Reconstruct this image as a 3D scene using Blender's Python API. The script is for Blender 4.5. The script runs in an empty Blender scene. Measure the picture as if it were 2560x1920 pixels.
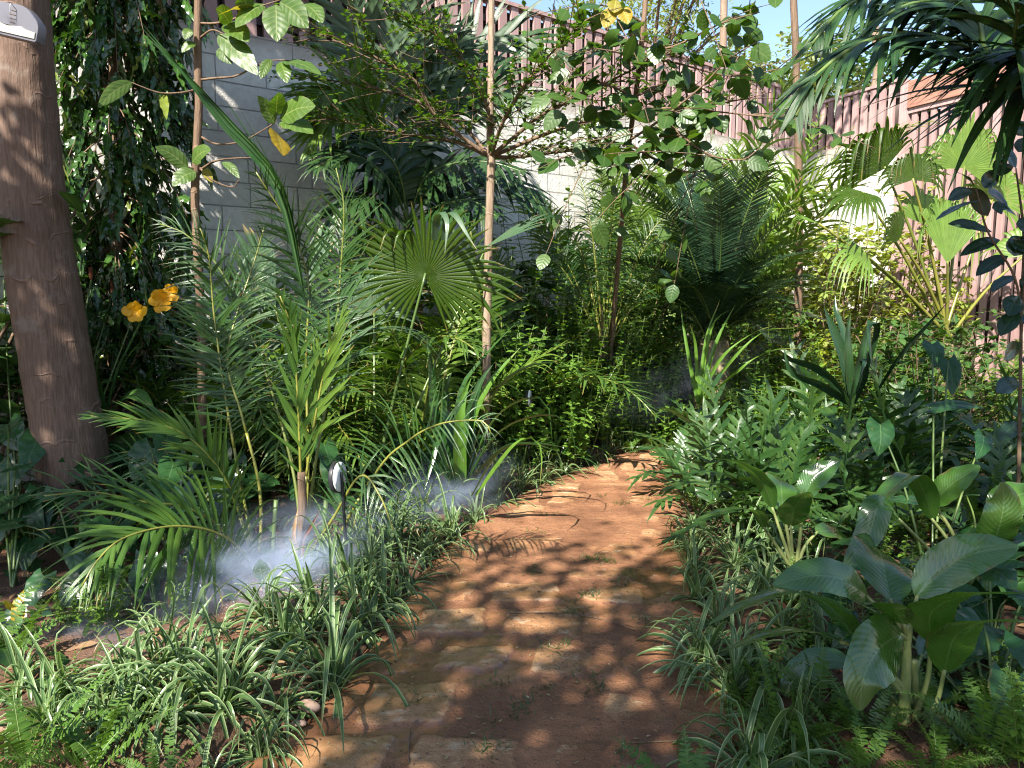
import bpy, math, random
import numpy as np
PI = math.pi
rng = np.random.default_rng(7)
random.seed(7)
SC = bpy.context.scene
COL = SC.collection

# ---------------------------------------------------------------- camera, sky, sun, exposure
CAM_H, PITCH, FPX = 1.55, math.radians(7.1), 1926.0
cam = bpy.data.cameras.new("camera")
cam.sensor_width = 36.0
cam.lens = 36.0 * FPX / 2560.0
cam.clip_start, cam.clip_end = 0.05, 2000.0
camo = bpy.data.objects.new("camera", cam)
COL.objects.link(camo)
camo.location = (0, 0, CAM_H)
camo.rotation_euler = (PI / 2 - PITCH, 0, 0)
SC.camera = camo

SUN = np.array([-0.46, -0.92, 1.0]); SUN /= np.linalg.norm(SUN)     # towards the sun: behind the photographer's left shoulder
w = bpy.data.worlds.new("World"); SC.world = w; w.use_nodes = True
nt = w.node_tree
bg = nt.nodes["Background"]
sky = nt.nodes.new("ShaderNodeTexSky")
sky.sky_type = 'NISHITA'; sky.sun_disc = False
sky.sun_elevation = math.asin(SUN[2])
sky.sun_rotation = math.atan2(SUN[0], SUN[1])
sky.air_density = 1.0; sky.dust_density = 0.6; sky.ozone_density = 1.0
nt.links.new(sky.outputs[0], bg.inputs[0])
bg.inputs[1].default_value = 0.088
sl = bpy.data.lights.new("sun", 'SUN'); sl.energy = 5.0; sl.angle = math.radians(0.55); sl.color = (1.0, 0.94, 0.84)
so = bpy.data.objects.new("sun", sl); COL.objects.link(so)
from mathutils import Vector
so.rotation_euler = Vector(-SUN).to_track_quat('-Z', 'Y').to_euler()
so.location = (0, 0, 20)
SC.view_settings.view_transform = 'Standard'
SC.view_settings.look = 'None'
SC.view_settings.exposure = 1.72
SC.view_settings.gamma = 1.0
cy = SC.cycles
cy.max_bounces = 8; cy.diffuse_bounces = 4; cy.glossy_bounces = 3; cy.transmission_bounces = 5; cy.volume_bounces = 1
cy.transparent_max_bounces = 8
cy.caustics_reflective = False; cy.caustics_refractive = False
cy.sample_clamp_indirect = 4.0
cy.use_denoising = True
cy.filter_width = 1.15
try:
    cy.denoiser = 'OPENIMAGEDENOISE'
except Exception:
    pass

# ---------------------------------------------------------------- geometry helpers
def V(*a): return np.array(a, float)
def nrm(a):
    a = np.asarray(a, float)
    return a / np.maximum(np.linalg.norm(a, axis=-1, keepdims=True), 1e-9)
Z = V(0, 0, 1)

def P(px, py, Y):
    """The world point at distance Y in front of the photographer in the direction of a pixel of the 2560 x 1920 photo."""
    x = (px - 1280) / FPX; v = -(py - 960) / FPX
    d = V(x, math.cos(PITCH) + v * math.sin(PITCH), -math.sin(PITCH) + v * math.cos(PITCH))
    return V(0, 0, CAM_H) + d * (Y / d[1])
def G(px, py, z=0.0):
    x = (px - 1280) / FPX; v = -(py - 960) / FPX
    d = V(x, math.cos(PITCH) + v * math.sin(PITCH), -math.sin(PITCH) + v * math.cos(PITCH))
    return V(0, 0, CAM_H) + d * ((z - CAM_H) / d[2])
def px_size(n, Y): return n / FPX * Y

class MB:
    def __init__(s): s.v = []; s.q = []; s.a = []; s.m = []; s.n = 0
    def add(s, v, q, a, mat=0):
        v = np.asarray(v, float).reshape(-1, 3); q = np.asarray(q, int).reshape(-1, 4)
        s.v.append(v); s.q.append(q + s.n); s.a.append(np.asarray(a, float).reshape(-1, 3))
        s.m.append(np.full(len(q), mat, int)); s.n += len(v)
    def mesh(s, name, mats, origin=(0, 0, 0), smooth=True):
        me = bpy.data.meshes.new(name)
        v = np.concatenate(s.v) - np.asarray(origin, float); q = np.concatenate(s.q); a = np.concatenate(s.a); m = np.concatenate(s.m)
        me.vertices.add(len(v)); me.vertices.foreach_set("co", v.ravel())
        me.loops.add(q.size); me.loops.foreach_set("vertex_index", q.ravel())
        me.polygons.add(len(q)); me.polygons.foreach_set("loop_start", np.arange(0, q.size, 4)); me.polygons.foreach_set("loop_total", np.full(len(q), 4))
        me.polygons.foreach_set("material_index", m)
        me.polygons.foreach_set("use_smooth", np.full(len(q), smooth))
        at = me.attributes.new("leaf", 'FLOAT_VECTOR', 'POINT'); at.data.foreach_set("vector", a.ravel())
        for x in (mats if isinstance(mats, (list, tuple)) else [mats]): me.materials.append(x)
        me.update(calc_edges=True); me.validate()
        return me

def link(o):
    COL.objects.link(o); return o
def tag(o, label, cat, group=None, kind=None):
    o['label'] = label; o['category'] = cat
    if group: o['group'] = group
    if kind: o['kind'] = kind
    return o
def thing(name, label, cat, loc=(0, 0, 0), group=None):
    o = bpy.data.objects.new(name, None); link(o)
    o.empty_display_size = 0.1
    o.location = [float(x) for x in loc]
    return tag(o, label, cat, group)
def part(name, mb, mats, root, parent=None, smooth=True, label=None):
    """One mesh, built in world coordinates, hung under its thing (or under a part of it)."""
    me = mb.mesh(name, mats, root.location, smooth)
    o = link(bpy.data.objects.new(name, me)); o.parent = parent or root
    if label: o['label'] = label
    return o
def single(name, mb, mats, label, cat, loc, group=None, kind=None, smooth=True):
    me = mb.mesh(name, mats, loc, smooth)
    o = link(bpy.data.objects.new(name, me)); o.location = [float(x) for x in loc]
    return tag(o, label, cat, group, kind)
def structure(name, mb, mats, loc=(0, 0, 0), kind='structure', smooth=True):
    o = link(bpy.data.objects.new(name, mb.mesh(name, mats, loc, smooth))); o.location = loc; o['kind'] = kind
    return o
def kids(o): return [c for c in bpy.data.objects if c.parent == o]
KIDS = {}
def dup(root, loc, rz=0.0, sc=1.0, label=None, tilt=(0, 0), group=None):
    r = root.copy(); link(r); r.location = [float(x) for x in loc]; r.rotation_euler = (tilt[0], tilt[1], rz)
    r.scale = (sc, sc, sc) if np.isscalar(sc) else sc
    if label: r['label'] = label
    if group: r['group'] = group
    def rec(a, b):
        if a.name not in KIDS: KIDS[a.name] = kids(a)
        for ch in KIDS[a.name]:
            c = ch.copy(); link(c); c.parent = b; rec(ch, c)
    rec(root, r)
    return r

def spline(pts, m):
    p = np.asarray(pts, float); n = len(p)
    if n == 2:
        t = np.linspace(0, 1, m)[:, None]; return p[0] * (1 - t) + p[1] * t
    e = np.vstack([2 * p[0] - p[1], p, 2 * p[-1] - p[-2]])
    out = []
    for u in np.linspace(0, n - 1 - 1e-9, m * 4):
        i = int(u); f = u - i; a, b, c, d = e[i:i + 4]
        out.append(0.5 * ((2 * b) + (c - a) * f + (2 * a - 5 * b + 4 * c - d) * f * f + (3 * b - a - 3 * c + d) * f ** 3))
    out = np.array(out)
    L = np.concatenate([[0], np.cumsum(np.linalg.norm(np.diff(out, axis=0), axis=1))])
    g = np.linspace(0, L[-1], m)
    return np.stack([np.interp(g, L, out[:, k]) for k in range(3)], 1)

def tube(mb, pts, r, ns=8, mat=0, rnd=None, cap=True):
    p = np.asarray(pts, float); n = len(p)
    r = np.asarray(r, float) if np.ndim(r) else np.full(n, float(r))
    if len(r) != n: r = np.interp(np.linspace(0, 1, n), np.linspace(0, 1, len(r)), r)
    T = nrm(np.gradient(p, axis=0))
    ref = Z if abs(T[0][2]) < 0.9 else V(1, 0, 0)
    A = nrm(np.cross(T[0], ref)); As = [A]
    for i in range(1, n):
        A = nrm(A - T[i] * np.dot(A, T[i])); As.append(A)
    As = np.array(As); B = np.cross(T, As)
    th = np.linspace(0, 2 * PI, ns, endpoint=False)
    v = p[:, None] + r[:, None, None] * (np.cos(th)[None, :, None] * As[:, None] + np.sin(th)[None, :, None] * B[:, None])
    i = np.arange(n - 1)[:, None]; j = np.arange(ns)[None]; j2 = (j + 1) % ns
    q = np.stack([i * ns + j, i * ns + j2, (i + 1) * ns + j2, (i + 1) * ns + j], -1).reshape(-1, 4)
    rr = rng.random() if rnd is None else rnd
    a = np.zeros((n, ns, 3)); a[..., 0] = np.linspace(0, 1, n)[:, None]; a[..., 1] = np.sin(th)[None]; a[..., 2] = rr
    vv = v.reshape(-1, 3); aa = a.reshape(-1, 3)
    if cap:
        vv = np.vstack([vv, p[0], p[-1]]); aa = np.vstack([aa, [[0, 0, rr], [1, 0, rr]]])
        c0, c1 = n * ns, n * ns + 1
        jj = np.arange(0, ns, 2)
        q = np.vstack([q, np.stack([np.full_like(jj, c0), (jj + 2) % ns, (jj + 1) % ns, jj], 1),
                       (n - 1) * ns * np.array([0, 1, 1, 1]) + np.stack([np.full_like(jj, c1), jj, (jj + 1) % ns, (jj + 2) % ns], 1)])
    mb.add(vv, q, aa, mat)

def boxm(mb, o, ax, ay, az, mat=0, rnd=0.5):
    """A box from corner o along the three edge vectors."""
    o, ax, ay, az = (np.asarray(k, float) for k in (o, ax, ay, az))
    v = [o, o + ax, o + ax + ay, o + ay, o + az, o + ax + az, o + ax + ay + az, o + ay + az]
    # each face its own vertices, so that edges stay crisp
    f = [[3, 2, 1, 0], [4, 5, 6, 7], [0, 1, 5, 4], [1, 2, 6, 5], [2, 3, 7, 6], [3, 0, 4, 7]]
    vv = np.array([v[i] for q in f for i in q]); qq = np.arange(24).reshape(6, 4)
    mb.add(vv, qq, np.tile([0.5, 0, rnd], (24, 1)), mat)

def blades(mb, C, S, Wd, fold=0.0, cols=3, rnd=None, ripple=0.0, rfreq=5.0, sweep=None, mat=0, N=None, arch=0.0):
    C = np.asarray(C, float); k, n, _ = C.shape
    S = np.broadcast_to(np.asarray(S, float), C.shape); Wd = np.broadcast_to(np.asarray(Wd, float), (k, n))
    T = nrm(np.gradient(C, axis=1))
    S = nrm(S - T * (S * T).sum(-1, keepdims=True))
    if N is None: N = np.cross(S, T)
    s = np.linspace(-1, 1, cols)
    fold = np.broadcast_to(np.asarray(fold, float), (k,))[:, None, None]
    t = np.linspace(0, 1, n)
    a = np.abs(s)[None, None]
    ph = rng.random((k, 1, 1)) * 6.28 + np.where(s > 0, 1.7, 0)[None, None]
    os_ = s[None, None] * np.cos(fold); on = a * np.sin(fold) - arch * a * a
    if ripple: on = on + ripple * np.sin(2 * PI * rfreq * t[None, :, None] + ph) * a ** 1.5
    W_ = Wd[:, :, None]
    v = C[:, :, None] + S[:, :, None] * (W_ * os_)[..., None] + N[:, :, None] * (W_ * on)[..., None]
    if sweep is not None:
        sw = np.broadcast_to(np.asarray(sweep, float), (k, n))[:, :, None] * a ** 1.4
        v = v + T[:, :, None] * sw[..., None]
    rn = rng.random(k) if rnd is None else np.broadcast_to(np.asarray(rnd, float), (k,))
    at = np.zeros((k, n, cols, 3)); at[..., 0] = t[None, :, None]; at[..., 1] = s[None, None]; at[..., 2] = rn[:, None, None]
    K = np.arange(k)[:, None, None]; I = np.arange(n - 1)[None, :, None]; J = np.arange(cols - 1)[None, None]
    b = (K * n + I) * cols + J
    q = np.stack([b, b + 1, b + cols + 1, b + cols], -1).reshape(-1, 4)
    mb.add(v.reshape(-1, 3), q, at.reshape(-1, 3), mat)

def arcs(base, d, L, droop, n, p=1.0):
    base = np.atleast_2d(base); d = nrm(np.atleast_2d(d)); k = max(len(base), len(d))
    base = np.broadcast_to(base, (k, 3)); d = np.broadcast_to(d, (k, 3))
    L = np.broadcast_to(np.asarray(L, float), (k,)); droop = np.broadcast_to(np.asarray(droop, float), (k,))
    t = (np.arange(n - 1) + .5) / (n - 1)
    D = nrm(d[:, None] - droop[:, None, None] * (t ** p)[None, :, None] * Z)
    st = D * (L / (n - 1))[:, None, None]
    return np.concatenate([base[:, None], base[:, None] + np.cumsum(st, 1)], 1)
def sides(d, roll=None):
    d = nrm(np.atleast_2d(d)); s = np.cross(d, Z)
    l = np.linalg.norm(s, axis=1)
    bad = l < 0.05
    if bad.any():
        a = rng.random(bad.sum()) * 6.28; s[bad] = np.stack([np.cos(a), np.sin(a), 0 * a], 1)
    s = nrm(s)
    if roll is not None:
        r = np.broadcast_to(np.asarray(roll, float), (len(d),))[:, None]
        s = s * np.cos(r) + np.cross(d, s) * np.sin(r)
    return s
def rdir(k, lo, hi, az0=0, az1=2 * PI):
    a = rng.uniform(az0, az1, k); e = np.radians(rng.uniform(lo, hi, k))
    return np.stack([np.cos(a) * np.cos(e), np.sin(a) * np.cos(e), np.sin(e)], 1)

# width profiles along a leaf, t from 0 to 1
def w_lance(t): return np.maximum(np.sin(PI * np.clip(t, 0, 1) ** 0.7), 0.02) ** 0.9
def w_oval(t): return np.maximum(np.sin(PI * np.clip(t, 0, 1) ** 0.8), 0.015) ** 0.75
def w_strap(t): return np.clip(np.minimum(0.62 + 1.6 * t, 1.0) * (1 - np.clip(t, 0, 1) ** 3.2) , 0.03, 1)
def w_heart(t): return np.maximum((0.62 + 0.42 * np.clip(t / .3, 0, 1) ** .7) * (1 - np.clip((t - .12) / .88, 0, 1) ** 1.7) ** .9, 0.01)
def w_obov(t): return np.maximum(np.sin(PI * np.clip(t, 0, 1) ** 1.5), 0.05) ** 0.8
def w_leaflet(t): return np.maximum(np.sin(PI * (0.06 + 0.94 * np.clip(t, 0, 1)) ** 0.55), 0.03)

def leafs(mb, base, d, L, Wd, droop=0.3, n=7, cols=3, prof=w_oval, fold=0.2, roll=None, **kw):
    d = nrm(np.atleast_2d(d)); C = arcs(base, d, L, droop, n); k = len(C)
    Wd = np.broadcast_to(np.asarray(Wd, float), (k,))
    blades(mb, C, sides(d, roll)[:, None], Wd[:, None] * prof(np.linspace(0, 1, n))[None], fold=fold, cols=cols, **kw)

def pinnate(mb, R, Lmax, wid, m=34, a0=68, a1=28, lift=0.15, droop=0.6, start=0.12, roll=0.0, n=6, jit=0.11, prof=None, fold=0.25, mat=0, wprof=w_leaflet, ripple=0.0, up=None, rnd=None, one=0, aj=8.0, miss=0.05):
    """Leaflets along both sides of a midrib."""
    R = spline(R, 80)
    T = nrm(np.gradient(R, axis=0))
    upv = Z if up is None else nrm(up)
    B = nrm(np.cross(T, upv)); Nn = np.cross(B, T)
    if roll:
        B, Nn = B * math.cos(roll) + Nn * math.sin(roll), Nn * math.cos(roll) - B * math.sin(roll)
    u = np.linspace(start, 0.995, m)
    for sd in ((-1, 1) if not one else (one,)):
        uu = np.clip(u + rng.normal(0, 0.25 / m, m), 0, 1)
        idx = uu * 79
        at = lambda A: np.stack([np.interp(idx, np.arange(80), A[:, k]) for k in range(3)], 1)
        b, t_, s_, n_ = at(R), nrm(at(T)), nrm(at(B)), nrm(at(Nn))
        w_ = np.clip((uu - start) / (1 - start), 0, 1)
        ang = np.radians(a0 + (a1 - a0) * w_ + rng.normal(0, aj, m))[:, None]
        d = t_ * np.cos(ang) + sd * s_ * np.sin(ang) + n_ * (lift + rng.normal(0, jit, m))[:, None]
        d = nrm(d)
        pr = (np.sin(PI * (0.16 + 0.80 * w_ ** 0.85)) ** 0.8 if prof is None else prof(w_))
        L = Lmax * pr * rng.uniform(0.8, 1.08, m) * np.where(rng.random(m) < miss, .3, 1.0)
        C = arcs(b, d, L, droop * rng.uniform(0.5, 1.7, m), n)
        S = nrm(np.cross(d, n_)) * sd
        wd = wid * np.clip(pr, .45, 1)[:, None] * wprof(np.linspace(0, 1, n))[None]
        blades(mb, C, S[:, None], wd, fold=fold, rnd=None if rnd is None else rnd + rng.random(m) * .2, mat=mat, ripple=ripple)

def fan(mb, c, axis, normal, R, nseg=40, span=300, split=0.55, droop=0.15, curl=0.0, mat=0, fold=0.32, rag=0.15, n=9, rprof=None, rnd=None):
    """A pleated fan leaf; axis runs on from the leaf stalk, normal is its upper face."""
    axis = nrm(axis); normal = nrm(normal - axis * np.dot(normal, axis)); sd = np.cross(axis, normal)
    th = np.radians(np.linspace(-span / 2, span / 2, nseg)); half = math.radians(span / (nseg - 1)) / 2
    d = np.cos(th)[:, None] * axis + np.sin(th)[:, None] * sd
    rp = (1 - 0.28 * (np.abs(th) / np.radians(span / 2)) ** 2) if rprof is None else rprof(th)
    L = R * rp * rng.uniform(1 - rag, 1 + rag * .4, nseg)
    t = np.linspace(0, 1, n)
    dr = droop * rng.uniform(.3, 1.7, nseg) + np.where(rng.random(nseg) < .12, .35, 0)
    bend = np.clip((t - split * .8) / (1 - split * .8), 0, 1) ** 2
    C = c + d[:, None] * (L[:, None] * t[None])[..., None]
    C = C + normal * (curl * L[:, None] * (t ** 2)[None])[..., None]
    C = C - Z * (dr[:, None] * L[:, None] * bend[None])[..., None] - d[:, None] * (0.25 * np.abs(dr)[:, None] * L[:, None] * bend[None])[..., None]
    wd = np.where(t[None] <= split, t[None] * L[:, None] * math.tan(half) * 1.04, split * L[:, None] * math.tan(half) * 1.04 * np.clip((1 - t[None]) / (1 - split), 0.02, 1) ** 0.8)
    S = np.cross(d, normal)
    blades(mb, C, S[:, None], wd, fold=fold, N=np.broadcast_to(normal, C.shape), mat=mat, rnd=None if rnd is None else rnd + rng.random(nseg) * .25)

# ---------------------------------------------------------------- materials
def nodes(name):
    m = bpy.data.materials.new(name); m.use_nodes = True
    t = m.node_tree; t.nodes.clear()
    out = t.nodes.new("ShaderNodeOutputMaterial")
    return m, t, out
class NG:
    def __init__(s, t): s.t = t
    def n(s, k, **kw):
        x = s.t.nodes.new(k)
        for a, b in kw.items(): setattr(x, a, b)
        return x
    def l(s, a, b): s.t.links.new(a, b)
    def setv(s, sock, v):
        if hasattr(v, 'is_linked') or isinstance(v, bpy.types.NodeSocket): s.l(v, sock)
        else: sock.default_value = v
    def math(s, op, a, b=0.0, c=None, clamp=False):
        x = s.n("ShaderNodeMath", operation=op); x.use_clamp = clamp
        s.setv(x.inputs[0], a); s.setv(x.inputs[1], b)
        if c is not None: s.setv(x.inputs[2], c)
        return x.outputs[0]
    def mr(s, v, a, b, c=0.0, d=1.0, smooth=True):
        x = s.n("ShaderNodeMapRange"); x.interpolation_type = 'SMOOTHSTEP' if smooth else 'LINEAR'
        s.setv(x.inputs[0], v)
        for i, k in enumerate((a, b, c, d)): x.inputs[1 + i].default_value = k
        return x.outputs[0]
    def mix(s, f, a, b, blend='MIX'):
        x = s.n("ShaderNodeMix", data_type='RGBA', blend_type=blend)
        s.setv(x.inputs[0], f)
        for k, v in ((6, a), (7, b)):
            if isinstance(v, tuple): v = (v + (1.0,))[:4]
            s.setv(x.inputs[k], v)
        return x.outputs[2]
    def noise(s, scale, detail=3, vec=None, rough=0.55, out=0):
        x = s.n("ShaderNodeTexNoise"); x.inputs["Scale"].default_value = scale; x.inputs["Detail"].default_value = detail; x.inputs["Roughness"].default_value = rough
        if vec is not None: s.l(vec, x.inputs["Vector"])
        return x.outputs[out]
    def coord(s, k="Object"): return s.n("ShaderNodeTexCoord").outputs[k]
    def mapping(s, vec, sc=(1, 1, 1), rot=(0, 0, 0)):
        x = s.n("ShaderNodeMapping"); x.inputs["Scale"].default_value = sc; x.inputs["Rotation"].default_value = rot; s.l(vec, x.inputs["Vector"]); return x.outputs[0]
    def bump(s, h, st=0.3, dist=0.01):
        x = s.n("ShaderNodeBump"); x.inputs["Strength"].default_value = st; x.inputs["Distance"].default_value = dist; s.l(h, x.inputs["Height"]); return x.outputs[0]

def leafmat(name, ca, cb, trans=0.3, rough=0.38, rib=None, ribw=0.06, veins=0.0, vfreq=60.0, vslope=18.0, margin=None, mstart=0.62, tip=None, spec=0.5, tcol=None, pale=None, lines=0.0, flecks=None, wet=0.5, wear=0.5, coat=0.0):
    m, t, out = nodes(name); g = NG(t)
    at = g.n("ShaderNodeAttribute", attribute_name="leaf").outputs["Vector"]
    sp = g.n("ShaderNodeSeparateXYZ"); g.l(at, sp.inputs[0]); tt, ss, rr = sp.outputs
    ab = g.math('ABSOLUTE', ss)
    oc = g.coord()
    col = g.mix(rr, ca, cb)
    nz = g.noise(11.0, 3, oc)
    col = g.mix(g.mr(nz, .3, .75, 0.0, .45), col, tuple(0.55 * a + 0.1 * b for a, b in zip(ca, cb)))
    if pale is not None:      # leaves that have yellowed
        col = g.mix(g.mr(rr, .945, .985), col, pale)
    if margin is not None:
        col = g.mix(g.mr(g.math('ADD', ab, g.math('MULTIPLY', g.math('SUBTRACT', nz, .5), .25)), mstart, mstart + .16), col, margin)
    h = None
    if veins:
        vv = g.math('SINE', g.math('SUBTRACT', g.math('MULTIPLY', tt, vfreq), g.math('MULTIPLY', ab, vslope)))
        h = vv; vv = g.mr(vv, .72, 1.0)
        col = g.mix(g.math('MULTIPLY', vv, veins), col, rib or cb)
    if lines:
        ln = g.mr(g.math('SINE', g.math('MULTIPLY', ss, 26.0)), -.2, 1.0); h = ln
        col = g.mix(g.math('MULTIPLY', ln, lines), col, tuple(min(1, 1.5 * x) for x in cb))
    if flecks is not None:
        fz = g.noise(60.0, 2, g.mapping(at, (3.0, 1.0, 1.0)))
        col = g.mix(g.math('MULTIPLY', g.mr(fz, .56, .66), g.mr(ab, .9, .3, 0, .8)), col, flecks)
    if rib is not None:
        col = g.mix(g.mr(ab, ribw * .5, ribw * 1.6, 0.8, 0.0), col, rib)
    if tip is not None:
        tz = g.math('ADD', tt, g.math('MULTIPLY', g.math('SUBTRACT', nz, .5), .3))
        col = g.mix(g.math('MULTIPLY', g.mr(tz, .86, .98), g.mr(rr, .25, .6)), col, tip)
    if wear:      # browned edges and small holes or spots, on some leaves more than others
        ez = g.noise(9.0, 3, oc); ev = g.math('ADD', ab, g.math('MULTIPLY', g.math('SUBTRACT', ez, .5), 1.1))
        col = g.mix(g.math('MULTIPLY', g.mr(ev, 1.0, 1.12), g.mr(rr, .2, .8, 0, wear)), col, (.16, .10, .04))
        col = g.mix(g.mr(g.noise(46.0, 1, oc), .70, .74, 0, wear * .8), col, (.10, .085, .03))
    b = g.n("ShaderNodeBsdfPrincipled")
    g.l(col, b.inputs["Base Color"])
    wz = g.noise(5.0, 2, oc)
    g.l(g.mr(wz, .3, .7, max(.08, rough - .3 * wet), rough + .12), b.inputs["Roughness"])
    b.inputs["Specular IOR Level"].default_value = spec
    if coat: b.inputs['Coat Weight'].default_value = coat; b.inputs['Coat Roughness'].default_value = .12
    bz = g.noise(70.0, 2, oc)
    hh = bz if h is None else g.math('ADD', g.math('MULTIPLY', bz, .5), g.math('MULTIPLY', h, .4))
    g.l(g.bump(hh, .25, .004), b.inputs["Normal"])
    tr = g.n("ShaderNodeBsdfTranslucent")
    hs = g.mix(1.0, col, tcol or (1.25, 1.25, .35), 'MULTIPLY')
    g.l(hs, tr.inputs["Color"])
    mx = g.n("ShaderNodeMixShader"); mx.inputs[0].default_value = trans
    g.l(b.outputs[0], mx.inputs[1]); g.l(tr.outputs[0], mx.inputs[2]); g.l(mx.outputs[0], out.inputs[0])
    return m

def plainmat(name, ca, cb, rough=0.6, scale=20.0, bump=0.3, bdist=0.005, stretch=(1, 1, 1), spec=0.4, metallic=0.0, usernd=False):
    m, t, out = nodes(name); g = NG(t)
    oc = g.mapping(g.coord(), stretch)
    nz = g.noise(scale, 5, oc)
    col = g.mix(g.mr(nz, .32, .68), ca, cb)
    if usernd:
        at = g.n("ShaderNodeAttribute", attribute_name="leaf").outputs["Vector"]
        sp = g.n("ShaderNodeSeparateXYZ"); g.l(at, sp.inputs[0])
        col = g.mix(1.0, col, g.n("ShaderNodeCombineXYZ").outputs[0] if False else g.mix(sp.outputs[2], (.72, .72, .72), (1.2, 1.2, 1.2)), 'MULTIPLY')
    b = g.n("ShaderNodeBsdfPrincipled"); g.l(col, b.inputs["Base Color"])
    b.inputs["Roughness"].default_value = rough; b.inputs["Specular IOR Level"].default_value = spec; b.inputs["Metallic"].default_value = metallic
    if bump: g.l(g.bump(nz, bump, bdist), b.inputs["Normal"])
    g.l(b.outputs[0], out.inputs[0])
    return m

M = {}
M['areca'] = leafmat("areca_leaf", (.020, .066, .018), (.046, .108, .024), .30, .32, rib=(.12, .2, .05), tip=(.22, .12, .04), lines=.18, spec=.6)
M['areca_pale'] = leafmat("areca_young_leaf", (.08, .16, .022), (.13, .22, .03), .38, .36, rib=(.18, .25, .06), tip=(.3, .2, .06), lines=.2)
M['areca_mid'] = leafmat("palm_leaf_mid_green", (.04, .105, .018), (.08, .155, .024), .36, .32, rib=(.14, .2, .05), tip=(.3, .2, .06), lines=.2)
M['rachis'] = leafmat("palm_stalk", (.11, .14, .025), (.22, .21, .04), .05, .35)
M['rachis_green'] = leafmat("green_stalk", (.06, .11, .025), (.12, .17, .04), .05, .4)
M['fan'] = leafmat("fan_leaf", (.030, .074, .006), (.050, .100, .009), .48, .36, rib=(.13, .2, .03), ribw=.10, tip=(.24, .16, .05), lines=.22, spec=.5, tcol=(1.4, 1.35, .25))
M['fan_bright'] = leafmat("sunlit_fan_leaf", (.10, .20, .03), (.17, .28, .05), .42, .34, rib=(.2, .27, .08), ribw=.1, tip=(.3, .24, .1), lines=.2)  # fan leaf with full sunlight put into a brighter base colour
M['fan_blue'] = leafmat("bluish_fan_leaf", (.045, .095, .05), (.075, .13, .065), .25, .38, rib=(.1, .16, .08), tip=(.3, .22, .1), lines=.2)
M['dark_palm'] = leafmat("dark_palm_leaf", (.014, .044, .012), (.028, .068, .016), .16, .36, rib=(.05, .09, .03), lines=.15, spec=.4)
M['cycad'] = leafmat("cycad_leaf", (.016, .045, .022), (.03, .07, .03), .12, .33, rib=(.05, .09, .04), spec=.6)
M['mast'] = leafmat("mast_tree_leaf", (.022, .07, .014), (.045, .11, .02), .22, .22, rib=(.12, .19, .06), pale=(.16, .2, .03), spec=.7)
M['bigleaf'] = leafmat("large_soft_leaf", (.055, .12, .018), (.09, .16, .025), .4, .45, rib=(.2, .25, .08), ribw=.04, veins=.35, vfreq=44, vslope=9, pale=(.45, .34, .03))
M['yellowleaf'] = leafmat("yellowed_leaf", (.22, .20, .015), (.42, .27, .02), .4, .45, rib=(.4, .34, .08), veins=.2, vfreq=44, vslope=9)
M['smallleaf'] = leafmat("small_rounded_leaf", (.05, .125, .014), (.10, .19, .02), .40, .4, rib=(.12, .18, .04))
M['roundleaf'] = leafmat("round_leathery_leaf", (.035, .088, .016), (.07, .14, .024), .42, .38, rib=(.12, .18, .05), ribw=.04, veins=.1, vfreq=36, vslope=8)
M['spider'] = leafmat("striped_blade", (.065, .135, .042), (.10, .175, .055), .34, .36, margin=(.29, .36, .17), mstart=.68, rib=(.13, .2, .07), tip=(.35, .24, .1), spec=.5, tcol=(1.2, 1.25, .6))
M['boston'] = leafmat("fern_leaf", (.052, .130, .018), (.10, .20, .027), .38, .42, rib=(.1, .16, .03), ribw=.12)
M['monarch'] = leafmat("monarch_fern_leaf", (.03, .085, .02), (.07, .14, .03), .34, .3, rib=(.03, .05, .02), ribw=.03, veins=.2, vfreq=120, vslope=30, spec=.6)
M['dieff'] = leafmat("dumb_cane_leaf", (.044, .12, .018), (.062, .15, .022), .40, .22, rib=(.12, .2, .07), ribw=.03, veins=.09, vfreq=120, vslope=24, spec=.65, flecks=(.12, .21, .06), coat=1.0)
M['dieff_stem'] = plainmat("dumb_cane_stem", (.11, .16, .045), (.22, .24, .09), .4, 14, .5, .006, (3, 3, .8))
M['philo'] = leafmat("glossy_heart_leaf", (.014, .052, .016), (.028, .08, .022), .16, .27, rib=(.07, .13, .05), ribw=.03, veins=.12, vfreq=34, vslope=11, spec=.35, wet=.4, coat=.12)
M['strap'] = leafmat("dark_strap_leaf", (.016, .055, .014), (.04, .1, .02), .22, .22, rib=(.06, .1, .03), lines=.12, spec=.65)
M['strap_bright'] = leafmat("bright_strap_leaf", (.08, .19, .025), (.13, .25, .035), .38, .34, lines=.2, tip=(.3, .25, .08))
M['sans'] = leafmat("mottled_strap_leaf", (.012, .038, .014), (.024, .06, .018), .06, .25, flecks=(.05, .09, .05), spec=.6)
M['canna'] = leafmat("canna_leaf", (.04, .12, .03), (.075, .17, .035), .36, .3, rib=(.14, .22, .07), veins=.25, vfreq=70, vslope=14)
M['weed'] = leafmat("herb_leaf", (.09, .20, .025), (.17, .30, .04), .42, .45, rib=(.16, .24, .06))
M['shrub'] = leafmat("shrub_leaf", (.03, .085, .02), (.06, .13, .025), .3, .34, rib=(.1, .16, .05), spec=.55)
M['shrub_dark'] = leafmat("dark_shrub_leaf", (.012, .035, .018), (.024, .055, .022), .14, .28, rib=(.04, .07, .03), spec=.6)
M['shrub_pale'] = leafmat("pale_creeper_leaf", (.20, .28, .05), (.34, .38, .10), .4, .5)
M['croton'] = leafmat("yellow_croton_leaf", (.16, .26, .02), (.28, .32, .03), .4, .4, rib=(.45, .36, .05), veins=.3, vfreq=40, vslope=8)
M['feather'] = leafmat("pale_feathery_leaf", (.17, .22, .10), (.27, .31, .16), .42, .5)
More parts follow.
